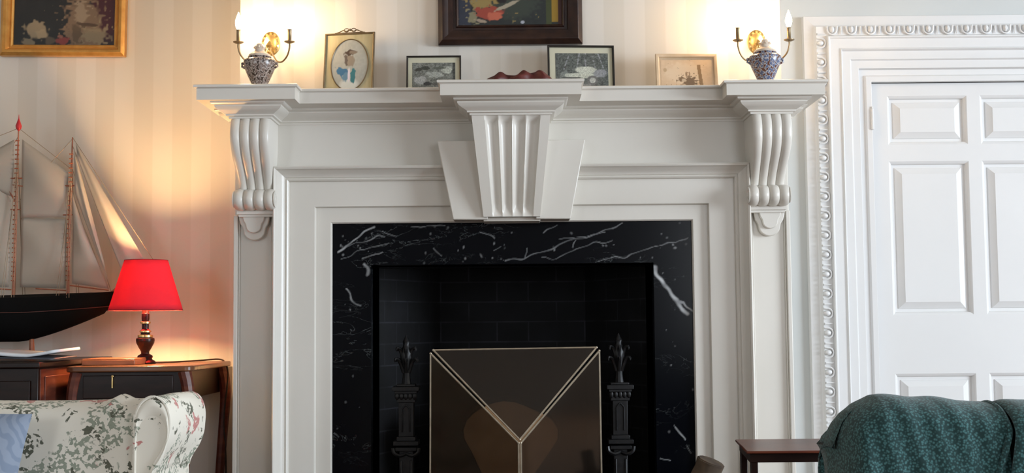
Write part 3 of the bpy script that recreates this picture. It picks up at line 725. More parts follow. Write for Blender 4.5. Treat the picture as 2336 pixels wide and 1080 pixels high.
# ============================================================ PAINTINGS
def pic_left(U, V):   # bottom part of a portrait, generic
    n = vnoise(U,V,40,31)-.5; n2 = vnoise(U,V,12,32)-.5; c = np.ones(U.shape+(3,))*np.array([.012,.012,.011])
    c += np.clip(n2[...,None]*.01,0,1)
    c = ell(c,U,V,.97,.42,.22,.42,(.045,.006,.010),0,.3)
    c = ell(c,U,V,.70,.20,.21,.36,(.17,.11,.065),.1,.35,n*1.5); c = ell(c,U,V,.66,.34,.06,.16,(.27,.20,.13),0,.5,n*2); c = ell(c,U,V,.80,.11,.16,.10,(.22,.17,.10),0,.5,n*2)
    c = ell(c,U,V,.72,.225,.12,.02,(.07,.04,.02),-.1,.4,n); c = ell(c,U,V,.62,.14,.05,.11,(.10,.065,.035),0,.5,n*2)
    c = ell(c,U,V,.22,.165,.125,.095,(.26,.20,.12),-.35,.4,n); c = ell(c,U,V,.28,.12,.07,.05,(.32,.24,.14),-.3,.5,n)
    c = ell(c,U,V,.15,.035,.07,.04,(.17,.14,.09),-.2,.4,n); c = ell(c,U,V,.49,.05,.07,.045,(.20,.035,.03),.1,.4,n); c = ell(c,U,V,.46,.095,.035,.02,(.22,.09,.06),0,.4,n); c = ell(c,U,V,.36,.05,.05,.05,(.08,.06,.04),0,.5,n)
    return c
def pic_mid(U, V):
    n = vnoise(U,V,40,41)-.5; c = np.ones(U.shape+(3,))*np.array([.018,.022,.022])
    c += n[...,None]*.006; c[(U < .12)] += np.array([.01,.012,.03])
    c = ell(c,U,V,.52,.28,.30,.24,(.035,.045,.035),0,.5,n); c = ell(c,U,V,.22,.34,.14,.18,(.28,.20,.07),.2,.4,n*2)
    c = ell(c,U,V,.14,.10,.05,.10,(.22,.20,.12),0,.4,n*2); c = ell(c,U,V,.22,.055,.07,.022,(.33,.26,.19),-.3,.4,n); c = ell(c,U,V,.30,.155,.145,.085,(.30,.055,.035),0,.3,n); c = ell(c,U,V,.35,.115,.09,.055,(.47,.12,.07),-.1,.4,n)
    c = ell(c,U,V,.47,.245,.14,.025,(.34,.30,.22),.5,.4,n); c = ell(c,U,V,.42,.32,.05,.05,(.012,.010,.010),0,.4,n); c = ell(c,U,V,.62,.035,.022,.022,(.35,.37,.42),0,.5)
    m_ = (U > .90) & (V > .03); c[m_] = np.array([.28,.17,.02]); m_ = (U > .85) & (U < .90); c[m_] = np.array([.045,.055,.02]); c[U > .965] = (.05,.012,.01)
    return c
def painting(name, x0, x1, z0, z1, prof, fm, picf, label, rot_=0, wy=0):
    t = thing(name, label, 'painting', ((x0+x1)/2, wy, z0)); fw = prof[-1][0]
    b = MB(); b.frame(x0+fw, x1-fw, z0+fw, z1-fw, prof, y=wy-.004); c0 = ((x0+x1)/2, wy, z0)
    b.rot(c0, 'Y', rot_); obj('frame', b, fm, t, bevel=.0008)
    ix0, ix1, iz0, iz1 = x0+fw, x1-fw, z0+fw, z1-fw; cell = .0026
    nx = int((ix1-ix0)/cell); nz = int((iz1-iz0)/cell)
    X, Z = np.meshgrid(np.linspace(ix0,ix1,nx), np.linspace(iz0,iz1,nz), indexing='ij'); U = (X-ix0)/(ix1-ix0); V = (Z-iz0)/(iz1-iz0)
    col = np.clip(picf(U, V), 0.004, 1); mb = MB().grid([[(X[i,j], wy-.012, Z[i,j]) for j in range(nz)] for i in range(nx)]); mb.rot(c0, 'Y', rot_)
    obj('canvas', mb, 'canvas', t, cols=np.concatenate([col.reshape(-1,3), np.ones((nx*nz,1))], 1))
    return t
painting('framed_painting', -.2365, .2375, 1.721, 2.25, [(0,0),(0,.014),(.006,.020),(.010,.014),(.018,.014),(.020,.022),(.034,.026),(.044,.034),(.052,.036),(.058,.030),(.067,.018),(.067,0)], 'framebrown', lambda U, V: pic_mid(U, V*(.50/.34)), 'oil painting in a dark carved wooden frame over the fireplace', R(-.15))
painting('gilt_framed_painting', -1.794, -1.356, 1.759, 2.25, [(0,0),(0,.014),(.006,.018),(.012,.014),(.020,.030),(.030,.034),(.036,.028),(.041,.024),(.041,0)], 'gilt', lambda U, V: pic_left(U, V*(.409/.33)), 'oil portrait in a gilt frame on the left wall above the ship', R(.7), AY)

# ============================================================ LAMP TABLE
TZ = .692
XF = (1.0567, -1.1, -.485, .692, -1.1624, -.28, .686)
t = thing('lamp_table', 'dark wooden side table with bowed legs standing under the red lamp', 'table', (-1.1, -.26, 0))
b = MB(); o_pts = []
x0, x1, y0, y1 = -1.2865, -.918, -.485, .035
for cx, cy, a0 in ((x1-.03,y0+.03,-90),(x1-.03,y1-.03,0),(x0+.03,y1-.03,90),(x0+.03,y0+.03,180)):
    for k in range(6): a = R(a0+18*k); o_pts.append((cx+.03*math.cos(a), cy+.03*math.sin(a)))
b.prism_z(o_pts, TZ-.016, TZ); obj('tabletop', b, 'tabletop', t, bevel=.004)
b = MB(); b.box(x0+.02, x1-.035, y0+.022, y1-.02, TZ-.10, TZ-.016); obj('apron', b, 'darkwood', t, bevel=.002)
b = MB(); b.box(x0+.05, x1-.06, y0+.018, y0+.024, TZ-.092, TZ-.026); dr = obj('drawer', b, 'darkwood', t, bevel=.002)
b = MB(); b.tube([(-1.150,y0+.012,TZ-.030),(-1.150,y0+.012,TZ-.062)], .0018, 6); b.ball((-1.150,y0+.012,TZ-.028), .004, .002, .004)
obj('key', b, 'brass', dr, label='small brass key in the drawer lock')
for cx, cy in ((x0+.02,y0+.03),(x1-.02,y0+.03),(x0+.02,y1-.03),(x1-.02,y1-.03)):
    s = 1 if cx > -1.1 else -1; pts = [(cx-s*.010,cy,TZ-.016),(cx+s*.000,cy,TZ-.06),(cx+s*.004,cy,TZ-.12),(cx-s*.004,cy,TZ-.24),(cx-s*.014,cy,TZ-.40),(cx-s*.012,cy,TZ-.55),(cx+s*.004,cy,TZ-.66),(cx+s*.012,cy,0)]
    b = MB(); pr = catmull(pts, 4); b.tube(pr, [.020-.010*i/len(pr) for i in range(len(pr))], 10); obj('leg', b, 'mahogany', t)

# cabinet to the left
XF = (1.0756, -1.6, -.66, .711, -1.721, -.40, .7043)
t = thing('writing_cabinet', 'dark wooden cabinet with reddish side at the left edge, under the ship', 'cabinet', (-1.6, -.34, 0))
b = MB(); b.box(-1.98, -1.300, -.64, -.04, .05, .695); obj('body', b, 'darkwood', t, bevel=.003)
b = MB(); b.box(-1.99, -1.288, -.665, -.035, .695, .711); obj('top', b, 'darkwood', t, bevel=.003)
b = MB(); b.box(-1.302, -1.297, -.63, -.05, .06, .69); b.box(-1.2975,-1.2945,-.60,-.08,.40,.67); obj('side_panel', b, 'mahogany', t, bevel=.001, label='reddish brown side panel')
b = MB(); b.box(-1.64, -1.32, -.648, -.64, .10, .66); d_ = obj('door', b, 'darkwood', t, bevel=.002); b = MB().ball((-1.60,-.66,.42), .012); obj('knob', b, 'brass', d_)
b = MB(); b.box(-1.97, -1.655, -.648, -.64, .10, .66); d_ = obj('door', b, 'darkwood', t, bevel=.002); b = MB().ball((-1.69,-.66,.42), .012); obj('knob', b, 'brass', d_)
for cx in (-1.95, -1.33):
    for cy in (-.60, -.08): obj('foot', MB().lathe([(.018,0),(.025,.02),(.02,.05)], (cx,cy,0), 14), 'darkwood', t)

# flat chestnut box / blotter on the tops
XF = (1.052, -1.2, -.28, .692, -1.2624, -.08, .686)
b = MB(); pts = [(-1.275,-.37),(-1.125,-.345),(-1.118,-.20),(-1.275,-.19)]
b.prism_z(pts, TZ+.0005, TZ+.016); b.prism_z([(x*.995-.006, y*.99) for x, y in pts], TZ+.016, TZ+.020)
tag(obj('wooden_folder', b, 'chestnut', origin=(-1.2,-.28,TZ), bevel=.003), 'flat reddish brown wooden box lying beside the lamp foot', 'box')
# magazine
XF = (1.076, -1.4, -.55, .711, -1.5064, -.28, .7045)
t = thing('open_magazine', 'open magazine with curling pale pages on the cabinet under the ship', 'magazine', (-1.40,-.55,.711))
def page(x0_, x1_, lift, th, name, m):
    g_ = []
    for i in range(25):
        u = i/24; x = x0_+(x1_-x0_)*u; z = .712+lift(u)
        g_.append([(x, -.63+.20*j/4+.01*u, z+.001*j) for j in range(5)])
    obj(name, MB().grid(g_), m, t, solid=th)
page(-1.64, -1.262, lambda u: .010+.016*math.sin(PI*min(u*1.25,1))*.9+(.018*max(0,(u-.62)/.38)**1.6), .008, 'page', 'paper')
page(-1.60, -1.27, lambda u: .005+.005*math.sin(PI*u), .004, 'cover', 'papercut')

# ============================================================ MODEL SHIP
XF = (1.0825, -1.5, -.22, .711, -1.6237, .10, .7043)
t = thing('model_ship', 'model sailing ship with black hull and cream sails against the left wall', 'model ship', (-1.50,-.22,.711))
SY = -.22; bow = -1.222
b = MB(); g_ = []; NS = 40
for i in range(NS+1):
    u = i/NS; x = bow-.70*u
    zd = .896+.019*max(0,1-u*2.4)**1.5+.012*max(0,(u-.6)/.4)**2; bw = .052*min(1,(u*4.2))**.7*(1-.25*max(0,(u-.75)/.25)**2)
    zk = .762+.100*max(0,1-u/.42)**1.35+.05*max(0,(u-.85)/.15)**1.5
    row = []
    for j in range(15):
        a = j/14; s = -1+2*a; ang = a*PI; yy = -math.cos(ang); d = math.sin(ang)
        row.append((x-.012*d*(1 if u < .05 else 0), SY+bw*yy*(1 if d < .5 else (1-(d-.5)**2*.5)), zd-(zd-zk)*d**.75))
    g_.append(row)
b.grid(g_); 
# deck and end caps
n0 = 15; top = [r_[0] for r_ in g_]+[r_[-1] for r_ in reversed(g_)]; b.add(top, [tuple(range(len(top)))]); b.add(g_[-1], [tuple(range(15))]); b.add(g_[0], [tuple(range(15))])
hull = obj('hull', b, 'hull', t, smooth=60)
b = MB()
for s in (0, -1): b.tube([(r_[s][0], r_[s][1]*1.0-.001*(1 if s == 0 else -1), r_[s][2]-.045) for r_ in g_[1:]], .0012, 5)
obj('waterline_stripe', b, 'mahogany', hull)
b = MB()
masts = [(-1.539, 1.43, -1.532), (-1.371, 1.395, -1.364)]
for xb, zt, xt in masts:
    b = MB(); b.tube([(xb,SY,.89),((xb+xt)/2,SY,1.16),(xt,SY,zt)], [.0055,.0045,.0018], 8)
    mo = obj('mast', b, 'spar', t)
    b = MB()   # hoops, crosstrees and ratlines beside the mast
    z = .95
    while z < zt-.04:
        xm = xb+(xt-xb)*(z-.89)/(zt-.89); b.tube([(xm-.006,SY-.006,z),(xm+.006,SY-.006,z)], .0020, 5); z += .0145
    for zz in (.89+.52*(zt-.89), .89+.70*(zt-.89)):
        xm = xb+(xt-xb)*(zz-.89)/(zt-.89); b.tube([(xm-.022,SY,zz),(xm+.016,SY,zz)], .0022, 6)
    obj('hoops', b, 'spar', mo)
obj('truck', MB().lathe([(.002,-.016),(.008,-.008),(.0095,0),(.006,.010),(.0015,.024),(.0006,.036)], (-1.532,SY,1.432), 12), 'red', t, label='red painted masthead')
b = MB()
b.tube([(-1.236,SY,.912),(-1.115,SY,1.010)], [.004,.002], 8)                       # bowsprit
obj('bowsprit', b, 'spar', t)
for nm, p0, p1, r_ in (('boom',(-1.470,SY,.925),(-1.372,SY,.918),.0022),('boom',(-1.366,SY,.934),(-1.245,SY,.918),.0024),('gaff',(-1.62,SY,1.34),(-1.541,SY,1.20),.0026),('boom',(-1.64,SY,.930),(-1.541,SY,.922),.0024),('yard',(-1.60,SY,1.255),(-1.515,SY,1.243),.0018)):
    obj(nm, MB().tube([p0, p1], r_, 6), 'spar', t)
def sail(pts, bulge, name='sail', n=14):
    a, b_, c_, d = [Vector(p) for p in pts]; g_ = []
    for i in range(n+1):
        u = i/n; g_.append([tuple((a*(1-u)+b_*u)*(1-v)+(d*(1-u)+c_*u)*v+Vector((0,-bulge*math.sin(PI*u)*math.sin(PI*v)-.002*math.sin(v*9+u*4),0))) for v in [j/n for j in range(n+1)]])
    o = obj(name, MB().grid(g_), 'sail', t, solid=.0008); return o
sail([(-1.520,SY,1.145),(-1.378,SY,1.145),(-1.376,SY,1.285),(-1.520,SY,1.390)], .016)
sail([(-1.520,SY+.004,.930),(-1.380,SY+.004,.925),(-1.378,SY+.004,1.14),(-1.520,SY+.004,1.145)], .012)
sail([(-1.358,SY,.940),(-1.244,SY,.922),(-1.330,SY,1.13),(-1.360,SY,1.22)], .016)
sail([(-1.352,SY-.006,1.22),(-1.240,SY-.006,.930),(-1.262,SY-.006,1.02),(-1.356,SY-.006,1.360)], .012)
sail([(-1.345,SY-.010,1.33),(-1.195,SY-.010,.955),(-1.135,SY-.010,1.015),(-1.350,SY-.010,1.375)], .015)
sail([(-1.552,SY,.930),(-1.64,SY,.930),(-1.63,SY,1.32),(-1.552,SY,1.20)], .016)
sail([(-1.548,SY,1.21),(-1.70,SY,1.28),(-1.69,SY,1.31),(-1.544,SY,1.390)], .01)
b = MB()
def line(*p): b.tube(p, .0009, 4)
line((-1.364,SY,1.395),(-1.110,SY,1.013)); line((-1.364,SY,1.37),(-1.19,SY,.952)); line((-1.364,SY,1.30),(-1.238,SY,.915)); line((-1.532,SY,1.425),(-1.372,SY,1.300)); line((-1.364,SY,1.390),(-1.43,SY,1.315))
line((-1.43,SY,1.315),(-1.532,SY,1.19)); line((-1.532,SY,1.425),(-1.72,SY,1.35)); line((-1.532,SY,1.40),(-1.80,SY,.95))
for xb, zt, xt in masts:
    for dx in (-.020,-.012,.012,.020):
        for s in (-1, 1): line((xb+dx,SY+s*.045,.895),(xt,SY,zt-.03-abs(dx)*4))
obj('rigging', b, 'rope', t)
b = MB(); g2 = (-1.478, -1.70)
for x in g2: b.box(x-.016, x+.016, SY-.03, SY+.03, .7195, .730); b.tube([(x,SY,.728),(x-.002,SY,.778)], [.009,.007], 8)
b.box(-1.76, -1.42, SY-.028, SY+.028, .711, .7195)
obj('stand', b, 'chestnut', t, label='wooden display stand')

# ============================================================ TABLE LAMP
LX, LY = -1.101, -.320
XF = (1.0794, LX, LY, TZ, -1.1884, -.02, .6862)
t = thing('table_lamp', 'table lamp with a glowing red shade and dark turned base', 'lamp', (LX, LY, TZ))
b = MB().lathe([(.010,0),(.031,0),(.032,.004),(.028,.009),(.022,.012),(.020,.016),(.023,.020),(.021,.025),(.012,.030),(.012,.036),(.019,.048),(.026,.062),(.0275,.070),(.0265,.076),(.020,.079)], (LX,LY,TZ), 32)
obj('base', b, 'darkwood', t)
b = MB().lathe([(.020,.079),(.0215,.081),(.0205,.085),(.014,.088),(.013,.092),(.0165,.095),(.0165,.098),(.013,.101),(.010,.104),(.010,.118),(.0145,.121),(.0145,.125),(.010,.128),(.0115,.134),(.0115,.150),(.009,.152)], (LX,LY,TZ), 28)
obj('neck', b, 'darkwood', t)
b = MB(); b.lathe([(.015,.0780),(.0222,.0795),(.0222,.0855),(.015,.0875)], (LX,LY,TZ), 28); obj('ring', b, 'brass', t, label='brass ring')
b = MB(); b.lathe([(.010,.0935),(.0172,.0945),(.0172,.0985),(.010,.1005)], (LX,LY,TZ), 28); obj('ring', b, 'brass', t, label='brass ring')
b = MB(); b.lathe([(.009,.1195),(.0152,.1205),(.0152,.1255),(.009,.1265)], (LX,LY,TZ), 28); obj('ring', b, 'brass', t, label='brass ring')
b = MB(); g_ = [[(LX+(.108+(.063-.108)*v)*math.cos(a), LY+(.108+(.063-.108)*v)*math.sin(a), TZ+.160+.150*v) for v in [j/8 for j in range(9)]] for a in [2*PI*k/48 for k in range(48)]]
b.grid(g_, closed_u=True); sh = obj('lamp_shade', b, 'redshade', t, solid=.001)
for z, r_ in ((.160,.1083),(.310,.0633)):
    b = MB().tube([(LX+r_*math.cos(a), LY+r_*math.sin(a), TZ+z) for a in [2*PI*k/48 for k in range(49)]], .0012, 6); obj('trim', b, 'redtrim', sh)
obj('bulb', MB().lathe([(.008,0),(.012,.010),(.020,.028),(.022,.040),(.018,.052),(.008,.060),(.001,.062)], (LX,LY,TZ+.208), 18), 'lampbulb', t)
b = MB(); b.lathe([(.010,0),(.010,.026)], (LX,LY,TZ+.150), 14)
for k in range(3): a = 2*PI*k/3; b.tube([(LX,LY,TZ+.170),(LX+.0625*math.cos(a),LY+.0625*math.sin(a),TZ+.300)], .0012, 5)
obj('lamp_holder', b, 'dullbrass', t)
b = MB(); pts = [(LX+.03,LY+.005,TZ+.003),(-1.03,-.25,TZ+.003),(-.98,-.14,TZ+.004),(-.935,-.09,TZ+.006),(-.912,-.10,TZ-.004),(-.898,-.12,TZ-.035),(-.900,-.12,TZ-.08),(-.908,-.11,TZ-.13),(-.914,-.10,TZ-.20),(-.912,-.08,TZ-.30),(-.915,-.06,.25),(-.92,-.03,.12)]
obj('lamp_cord', b.tube(catmull(pts, 5), .0028, 6), 'cord', t)

XF = None
# ============================================================ SOFA
t = thing('floral_sofa', 'floral linen sofa with scrolled arm at lower left', 'sofa', (-.95,-1.75,0))
def rbox(b, x0, x1, y0, y1, z0, z1): return b.box(x0, x1, y0, y1, z0, z1)
yf, ybk = -1.76, -1.60
xs = np.linspace(-1.75, -.668, 70); g_ = []
for x in xs:
    px = x; zt = .667+.003*math.sin(px*9)
    zt += .010*math.exp(-((px+.748)/.012)**2)+.003*math.exp(-((px+.62)/.05)**2)
    row = [(x, yf-.035*math.sin(0), .20)]
    for k in range(8): v = k/7; row.append((x, yf-.012*math.sin(PI*v), .25+(zt-.030-.25)*v))
    for k in range(1, 9): a = PI*k/9; row.append((x, (yf+ybk)/2-(ybk-yf)/2*math.cos(a), zt-.030+.030*math.sin(a)))
    for k in range(4): row.append((x, ybk, zt-.030-(zt-.23)*k/3))
    g_.append(row)
b = MB().grid(g_); b.add(g_[0], [tuple(range(len(g_[0])))]); b.add(g_[-1], [tuple(range(len(g_[-1])))])
obj('backrest', b, 'floral', t, smooth=60)
# arm with scroll front
outl = [(-.690,.20),(-.690,.60),(-.688,.640),(-.680,.662),(-.665,.674),(-.650,.674),(-.636,.664),(-.628,.645),(-.626,.622),(-.630,.598),(-.640,.575),(-.652,.556),(-.660,.535),(-.662,.50),(-.662,.20)]
outl = [(x, z) for x, z in outl]; yA, yB_ = -1.79, -1.52; rows_ = []
for k, (y, s) in enumerate(((yA,.86),(yA-.006,.93),(yA-.004,.98),(yA+.006,1.0),(-1.65,1.0),(yB_,.985),(yB_+.008,.9))):
    rows_.append([(-.664+(x+.664)*s, y, .43+(z-.43)*s if z > .3 else z) for x, z in catmull(outl, 3)])
b = MB().grid(rows_); b.add(rows_[0], [tuple(range(len(rows_[0])))]); b.add(rows_[-1], [tuple(range(len(rows_[-1])))])
obj('arm', b, 'floral', t, smooth=60)
b = MB().tube([(x, yA-.002, z) for x, z in catmull(outl, 4)], .0028, 7); obj('piping', b, 'floral', t)
b = MB(); b.box(-1.75, -.69, -2.15, -1.62, .10, .34); obj('seat', b, 'floral', t, bevel=.02)
for cx in (-1.7,-.69):
    for cy in (-2.1,-1.6): obj('leg', MB().lathe([(.012,0),(.02,.10)], (cx,cy,0), 12), 'darkwood', t)
# cushion
g_ = []; NN = 26
for i in range(NN+1):
    u = 2*i/NN-1; row = []
    for j in range(NN+1):
        v = 2*j/NN-1; pin = 1-.06*(1-abs(u))*0-.05*(u*u)*(1-v*v); k_ = (1-abs(u)**3.0)*(1-abs(v)**3.0)
        row.append((u*.13*(1-.05*(1-v*v)), -.045*k_**.55, v*.16*(1-.05*(1-u*u))))
    g_.append(row)
b = MB().grid(g_); back = [[(p[0], -p[1], p[2]) for p in r_] for r_ in g_]; b.grid([list(reversed(r_)) for r_ in back])
b.rot((0,0,0), 'Y', R(6)); b.rot((0,0,0), 'X', R(-10)); b.v = [(p[0]-1.012, p[1]-1.845, p[2]+.505) for p in b.v]
tag(obj('cushion', b, 'bluecushion', origin=(-1.012,-1.845,.35), smooth=60), 'blue-grey patterned cushion leaning on the floral sofa', 'cushion')

# ============================================================ END TABLE
EZ = .519
t = thing('small_end_table', 'small dark wooden end table between fireplace and green armchair', 'table', (.64,-1.16,0))
b = MB(); b.prism_z([(.512,-1.305),(.722,-1.305),(.765,-1.02),(.537,-1.02)], EZ-.006, EZ); 
obj('tabletop', b, 'mahogany', t, bevel=.002)
b = MB(); b.prism_z([(.520,-1.297),(.714,-1.297),(.755,-1.03),(.545,-1.03)], EZ-.026, EZ-.006); obj('apron', b, 'darkwood', t, bevel=.001)
for (x, y) in ((.524,-1.293),(.700,-1.293),(.548,-1.036),(.742,-1.036)):
    b = MB(); w_ = .015 if x < .65 else .009; b.prism_z([(x,y),(x+w_,y),(x+w_,y+.016),(x,y+.016)], 0, EZ-.026); obj('leg', b, 'darkwood', t, bevel=.001)

# ============================================================ ARMCHAIR + THROW
t = thing('green_armchair', 'dark green upholstered armchair at the right edge, under the knitted throw', 'armchair', (.85,-2.0,0))
hx = [.520,.535,.545,.556,.575,.600,.640,.680,.720,.755,.785,.800,.815,.845,.90,.98,1.06,1.12,1.16]
hz = [.52,.60,.630,.646,.660,.6695,.671,.6675,.664,.6615,.656,.654,.657,.655,.660,.665,.660,.640,.55]
def back_surface(x, v, infl, flute=0):
    # v 0..1: front bottom -> over the top -> back bottom
    h = float(np.interp(x, hx, hz))+infl; yf_, yb2 = -2.06-infl, -1.90+infl; z0_ = .30
    if v < .42: q_ = v/.42; z = z0_+(h-.045-z0_)*q_; y = yf_-.02*math.sin(PI*q_)
    elif v < .62: a = PI*(v-.42)/.20; z = h-.045+.045*math.sin(a); y = (yf_+yb2)/2-(yb2-yf_)/2*math.cos(a)
    else: q_ = (v-.62)/.38; z = h-.045-(h-.045-z0_)*q_; y = yb2
    return x, y, z
g_ = []
for x in np.linspace(.590, 1.155, 60): g_.append([back_surface(x, j/44, -.012) for j in range(45)])
b = MB().grid(g_); b.add(g_[0], [tuple(range(45))]); b.add(g_[-1], [tuple(range(45))]); obj('backrest', b, 'dkfab', t, smooth=60)
b = MB(); b.box(.56, 1.13, -2.60, -2.0, .14, .36); obj('seat', b, 'dkfab', t, bevel=.02)
for s in (0, 1):
    b = MB(); xa = .56 if s == 0 else 1.085; b.box(xa, xa+.07, -2.58, -2.06, .14, .47); obj('arm', b, 'dkfab', t, bevel=.02)
for cx in (.58,1.11):
    for cy in (-2.55,-1.95): obj('leg', MB().lathe([(.012,0),(.02,.14)], (cx,cy,0), 12), 'darkwood', t)
def throw(x0_, x1_, infl, v0, v1, seed, folds, name, left=True):
    g_ = []; N1, N2 = 110, 90
    for i in range(N1+1):
        u = i/N1; x = x0_+(x1_-x0_)*u; row = []
        for j in range(N2+1):
            v = v0+(v1-v0)*j/N2; xx, y, z = back_surface(min(max(x,.522),1.15), v, infl)
            down = max(0, (.42-v)/.42) if v < .42 else 0
            f = .010*down*math.sin(u*folds+seed+down*1.5)+.006*math.sin(u*3.1*folds+v*7+seed)*down+.0018*math.sin(u*40+v*25)
            edge = max(0, 1-u*10)**2 if left else 0
            y2 = y-f*(1 if v < .5 else -1)+edge*.015
            xx2 = x+down*(.004*u-.034*(1-u)**3)
            y2 += (max(0, 1-u/.14)**2*.12 if v < .5 else 0)
            row.append((xx2, y2, z+.002*math.sin(x*70+v*5)))
        g_.append(row)
    return g_
g1 = throw(.532, .793, .006, .02, .80, .6, 11, 'throw')
th_ = tag(obj('knitted_throw', MB().grid(g1), 'knit', origin=(.67,-1.98,.67), solid=.004), 'teal green knitted throw draped over the armchair back', 'throw')
# fold of the throw that hangs diagonally, and the far side of it
g_ = []
for i in range(40):
    u = i/39; row = []
    for j in range(50):
        v = .16+.52*j/49; xx, y, z = back_surface(.800+.33*u, v, .008+.004*math.sin(u*14)); down = max(0, (.42-v)/.42)
        row.append((xx-.075*down*(1-u), y-.012*math.sin(u*9)*down-.01*(1-u)**3, z))
    g_.append(row)
f2 = obj('turned_fold', MB().grid(g_), 'knit', th_, solid=.004)
b = MB(); pts = [back_surface(.7935, v, .008) for v in (.56,.52,.48,.44,.42)]+[(.790-.05*k/5, -2.074-.003*k, .610-.026*k) for k in range(1, 6)]
b.tube(catmull(pts, 4), .0055, 8); obj('rolled_edge', b, 'knit', th_)

# ============================================================ FIRE SCREEN
t = thing('folding_fire_screen', 'brass edged smoked glass fire screen folded into three facets before the hearth', 'fire screen', (0,-.2,.025))
TLv, TRv = Vector((-.254,-.165,.722)), Vector((.266,-.165,.726)); Nn = Vector((.018,-.262,.449)); N0 = Vector((.018,-.262,.03))
BL, BR = Vector((-.262,-.165,.03)), Vector((.272,-.165,.03))
def panel(pts, lab):
    ce = sum(pts, Vector())/len(pts); ins = [p+(ce-p)*.004 for p in pts]; n_ = (pts[1]-pts[0]).cross(pts[2]-pts[0]).normalized()*.0015
    b = MB(); k = len(ins); b.add([tuple(p+n_) for p in ins]+[tuple(p-n_) for p in ins], [tuple(range(k)), tuple(range(2*k-1,k-1,-1))]+[(i,i+k,(i+1)%k+k,(i+1)%k) for i in range(k)])
    o = obj('glass_panel', b, 'smoke', t, smooth=0)
    b = MB()
    for i in range(k): b.tube([tuple(ins[i]), tuple(ins[(i+1)%k])], .0032, 6); b.ball(tuple(ins[i]), .0042)
    obj('brass_edge', b, 'screenbrass', o)
M['screenbrass'] = noisy('pale_brass_edge', (.42,.36,.27), (.55,.47,.36), 30, .4, metal=.7)
panel([TLv+Vector((-.003,0,-.006)), BL, N0+Vector((-.0028,0,0)), Nn+Vector((-.0028,0,-.004))], 'l'); panel([Nn+Vector((.0028,0,-.004)), N0+Vector((.0028,0,0)), BR, TRv+Vector((.003,0,-.006))], 'r'); panel([TLv+Vector((.005,0,.003)), Nn+Vector((0,0,.005)), TRv+Vector((-.005,0,.003))], 't')

# ============================================================ ANDIRONS
def make_andiron(cx):
    y = .0; t = thing('andiron', 'black cast iron andiron with leafy finial inside the fireplace, left of the screen', 'andiron', (cx,y,.025), 'cast iron andirons')
    b = MB(); sq = lambda w_, z0, z1: b.box(cx-w_, cx+w_, y-w_, y+w_, z0, z1)
    sq(.034,.025,.06); sq(.024,.06,.20); sq(.030,.20,.215); sq(.022,.215,.40); sq(.034,.40,.412); sq(.040,.418,.432); sq(.030,.432,.445); sq(.024,.445,.555)
    for s in (-1, 1): b.tube([(cx+s*.012,y-.026,.46),(cx+s*.012,y-.026,.535),(cx,y-.027,.548)], .003, 5); b.tube([(cx+s*.016,y-.024,.23),(cx+s*.016,y-.024,.37)], .004, 6)
    obj('column', b, 'iron', t, bevel=.002)
    b = MB(); sq = lambda w_, z0, z1: b.box(cx-w_, cx+w_, y-w_, y+w_, z0, z1)
    sq(.030,.555,.57)
    for k in range(5): b.ball((cx-.028+.014*k, y-.030, .575), .008, .006, .012, 8, 6)
    sq(.036,.583,.592); sq(.043,.592,.606); sq(.030,.606,.613); obj('capital', b, 'iron', t, bevel=.0015)
    b = MB(); b.lathe([(.016,.61),(.012,.64),(.013,.66),(.019,.69),(.021,.712),(.013,.732),(.010,.740),(.012,.750),(.006,.762),(.001,.772)], (cx,y,0), 10)
    for k in range(6):
        a = PI/6+PI*k/3
        for zz, rr in ((.69,.030),(.725,.026)):
            p = [(cx+.010*math.cos(a),y+.010*math.sin(a),zz-.04),(cx+rr*.8*math.cos(a),y+rr*.8*math.sin(a),zz-.004),(cx+rr*1.3*math.cos(a),y+rr*1.3*math.sin(a),zz+.004),(cx+rr*1.35*math.cos(a),y+rr*1.35*math.sin(a),zz-.006)]
            b.tube(catmull(p, 3), [.006,.006,.006,.006,.0055,.005,.005,.004,.003,.002], 6)
    obj('finial', b, 'iron', t)
    for s in (-1, 1):
        b = MB(); b.tube(catmull([(cx,y,.20),(cx+s*.05,y-.02,.24),(cx+s*.075,y-.03,.16),(cx+s*.08,y-.03,.06),(cx+s*.10,y-.03,.037)], 4), .012, 8); obj('foot', b, 'iron', t)
    for s in (-1, 1):
        b = MB(); b.tube(catmull([(cx,y-.02,.392),(cx+s*.020,y-.03,.385),(cx+s*.038,y-.03,.394),(cx+s*.042,y-.03,.410)], 4), .006, 6); obj('scroll', b, 'iron', t)
    b = MB()
    b.tube([(cx,y,.12),(cx,y+.42,.12)], .012, 8); b.tube([(cx,y+.42,.12),(cx,y+.42,.03)], .012, 8)
    obj('log_bar', b, 'iron', t)
    return t
an = make_andiron(-.346); dup(an, (.343, 0, .025), 'black cast iron andiron with leafy finial inside the fireplace, right of the screen')
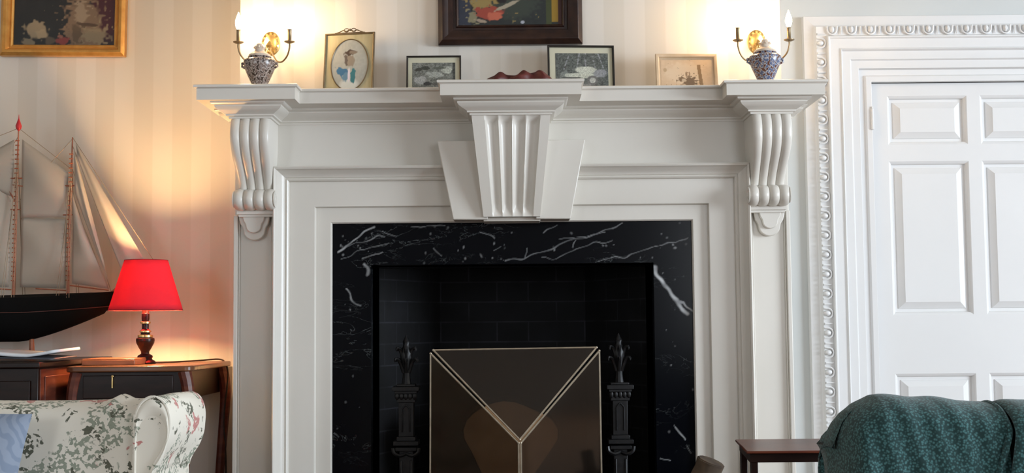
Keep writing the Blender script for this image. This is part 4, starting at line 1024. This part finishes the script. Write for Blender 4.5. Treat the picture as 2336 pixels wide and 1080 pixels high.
# big split log on the andirons behind the glass
b = MB(); rs = np.random.RandomState(2); n_ = 26; ring = []
for k in range(n_):
    a = 2*PI*k/n_; r_ = .150*(1+.05*math.sin(3*a+1)+.03*math.sin(5*a)); 
    xx = r_*math.cos(a)*1.05; zz = r_*math.sin(a)*(.85 if math.sin(a) > 0 else 1.15); xx *= (1-.35*max(0,-math.sin(a)))
    ring.append((xx-.015, zz+.425))
tl = thing('fireplace_log', 'large pale-faced split log seen through the fire screen glass', 'log', (-.015,.2,.20))
b = MB(); g_ = [[(x, y, z) for x, z in ring+[ring[0]]] for y in (.085,.2,.32,.40)]; b.grid(g_); obj('bark', b, 'bark', tl)
b = MB(); b.prism_y([(x*.97, .425+(z-.425)*.97) for x, z in ring], .080, .088); obj('cut_face', b, 'cut', tl)
# iron grate to carry it
b = MB(); 
for k in range(9): x = -.24+.06*k; b.box(x-.006, x+.006, .06, .42, .225, .240)
b.box(-.26,.26,.055,.07,.215,.25); b.box(-.26,.26,.41,.425,.215,.25)
for x in (-.25,.25):
    for y in (.062,.417): b.box(x-.008,x+.008,y-.008,y+.008,.025,.225)
tag(obj('fire_grate', b, 'iron', origin=(0,.24,.025)), 'black iron fire grate under the large log', 'grate')

# ============================================================ LOG BASKET
t = thing('log_basket', 'brown wicker log basket on the hearth by the right marble leg', 'basket', (.62,-.37,.025))
b = MB(); prof = [(.085,0),(.092,.05),(.100,.12),(.105,.20),(.108,.265),(.104,.265),(.100,.20),(.088,.02)]
b.lathe([(r_, z) for r_, z in prof], (.56,-.40,.026), 40, 1.0, 1.2); obj('body', b, 'wicker', t)
b = MB(); b.tube([(.56+.106*math.cos(a), -.40+.127*math.sin(a), .292+.003*math.sin(a*24)) for a in np.linspace(0,2*PI,97)], .007, 6); obj('rim', b, 'wicker', t)
def log(p0, p1, r_, label, col='cut'):
    p0, p1 = Vector(p0), Vector(p1); d = (p1-p0).normalized(); tt_ = thing('firewood_log', label, 'log', tuple(p0), 'firewood in the basket')
    N_ = 9; obj('bark', MB().tube([tuple(p0+(p1-p0)*i/N_) for i in range(N_+1)], [r_*(1+.05*math.sin(i*2.1)) for i in range(N_+1)], 14), 'bark', tt_)
    for e, s in ((p1, 1),): obj('cut_face', MB().tube([tuple(e-d*.001*s), tuple(e+d*.003*s)], r_*.9, 14), col, tt_)
log((.505,-.36,.20),(.574,-.395,.398), .042, 'thick dark log leaning up to the right in the wicker basket', 'bark')
log((.552,-.44,.10),(.549,-.500,.368), .022, 'firewood log with a pale cut end pointing at the viewer, in the wicker basket')
log((.63,-.33,.06),(.625,-.325,.33), .022, 'short log at the back right of the wicker basket')

# things out of frame that ground the room
struct('trim_2', MB().box(XL, XR, -.05, 0, ZC-.10, ZC), 'doorpaint', smooth=0)
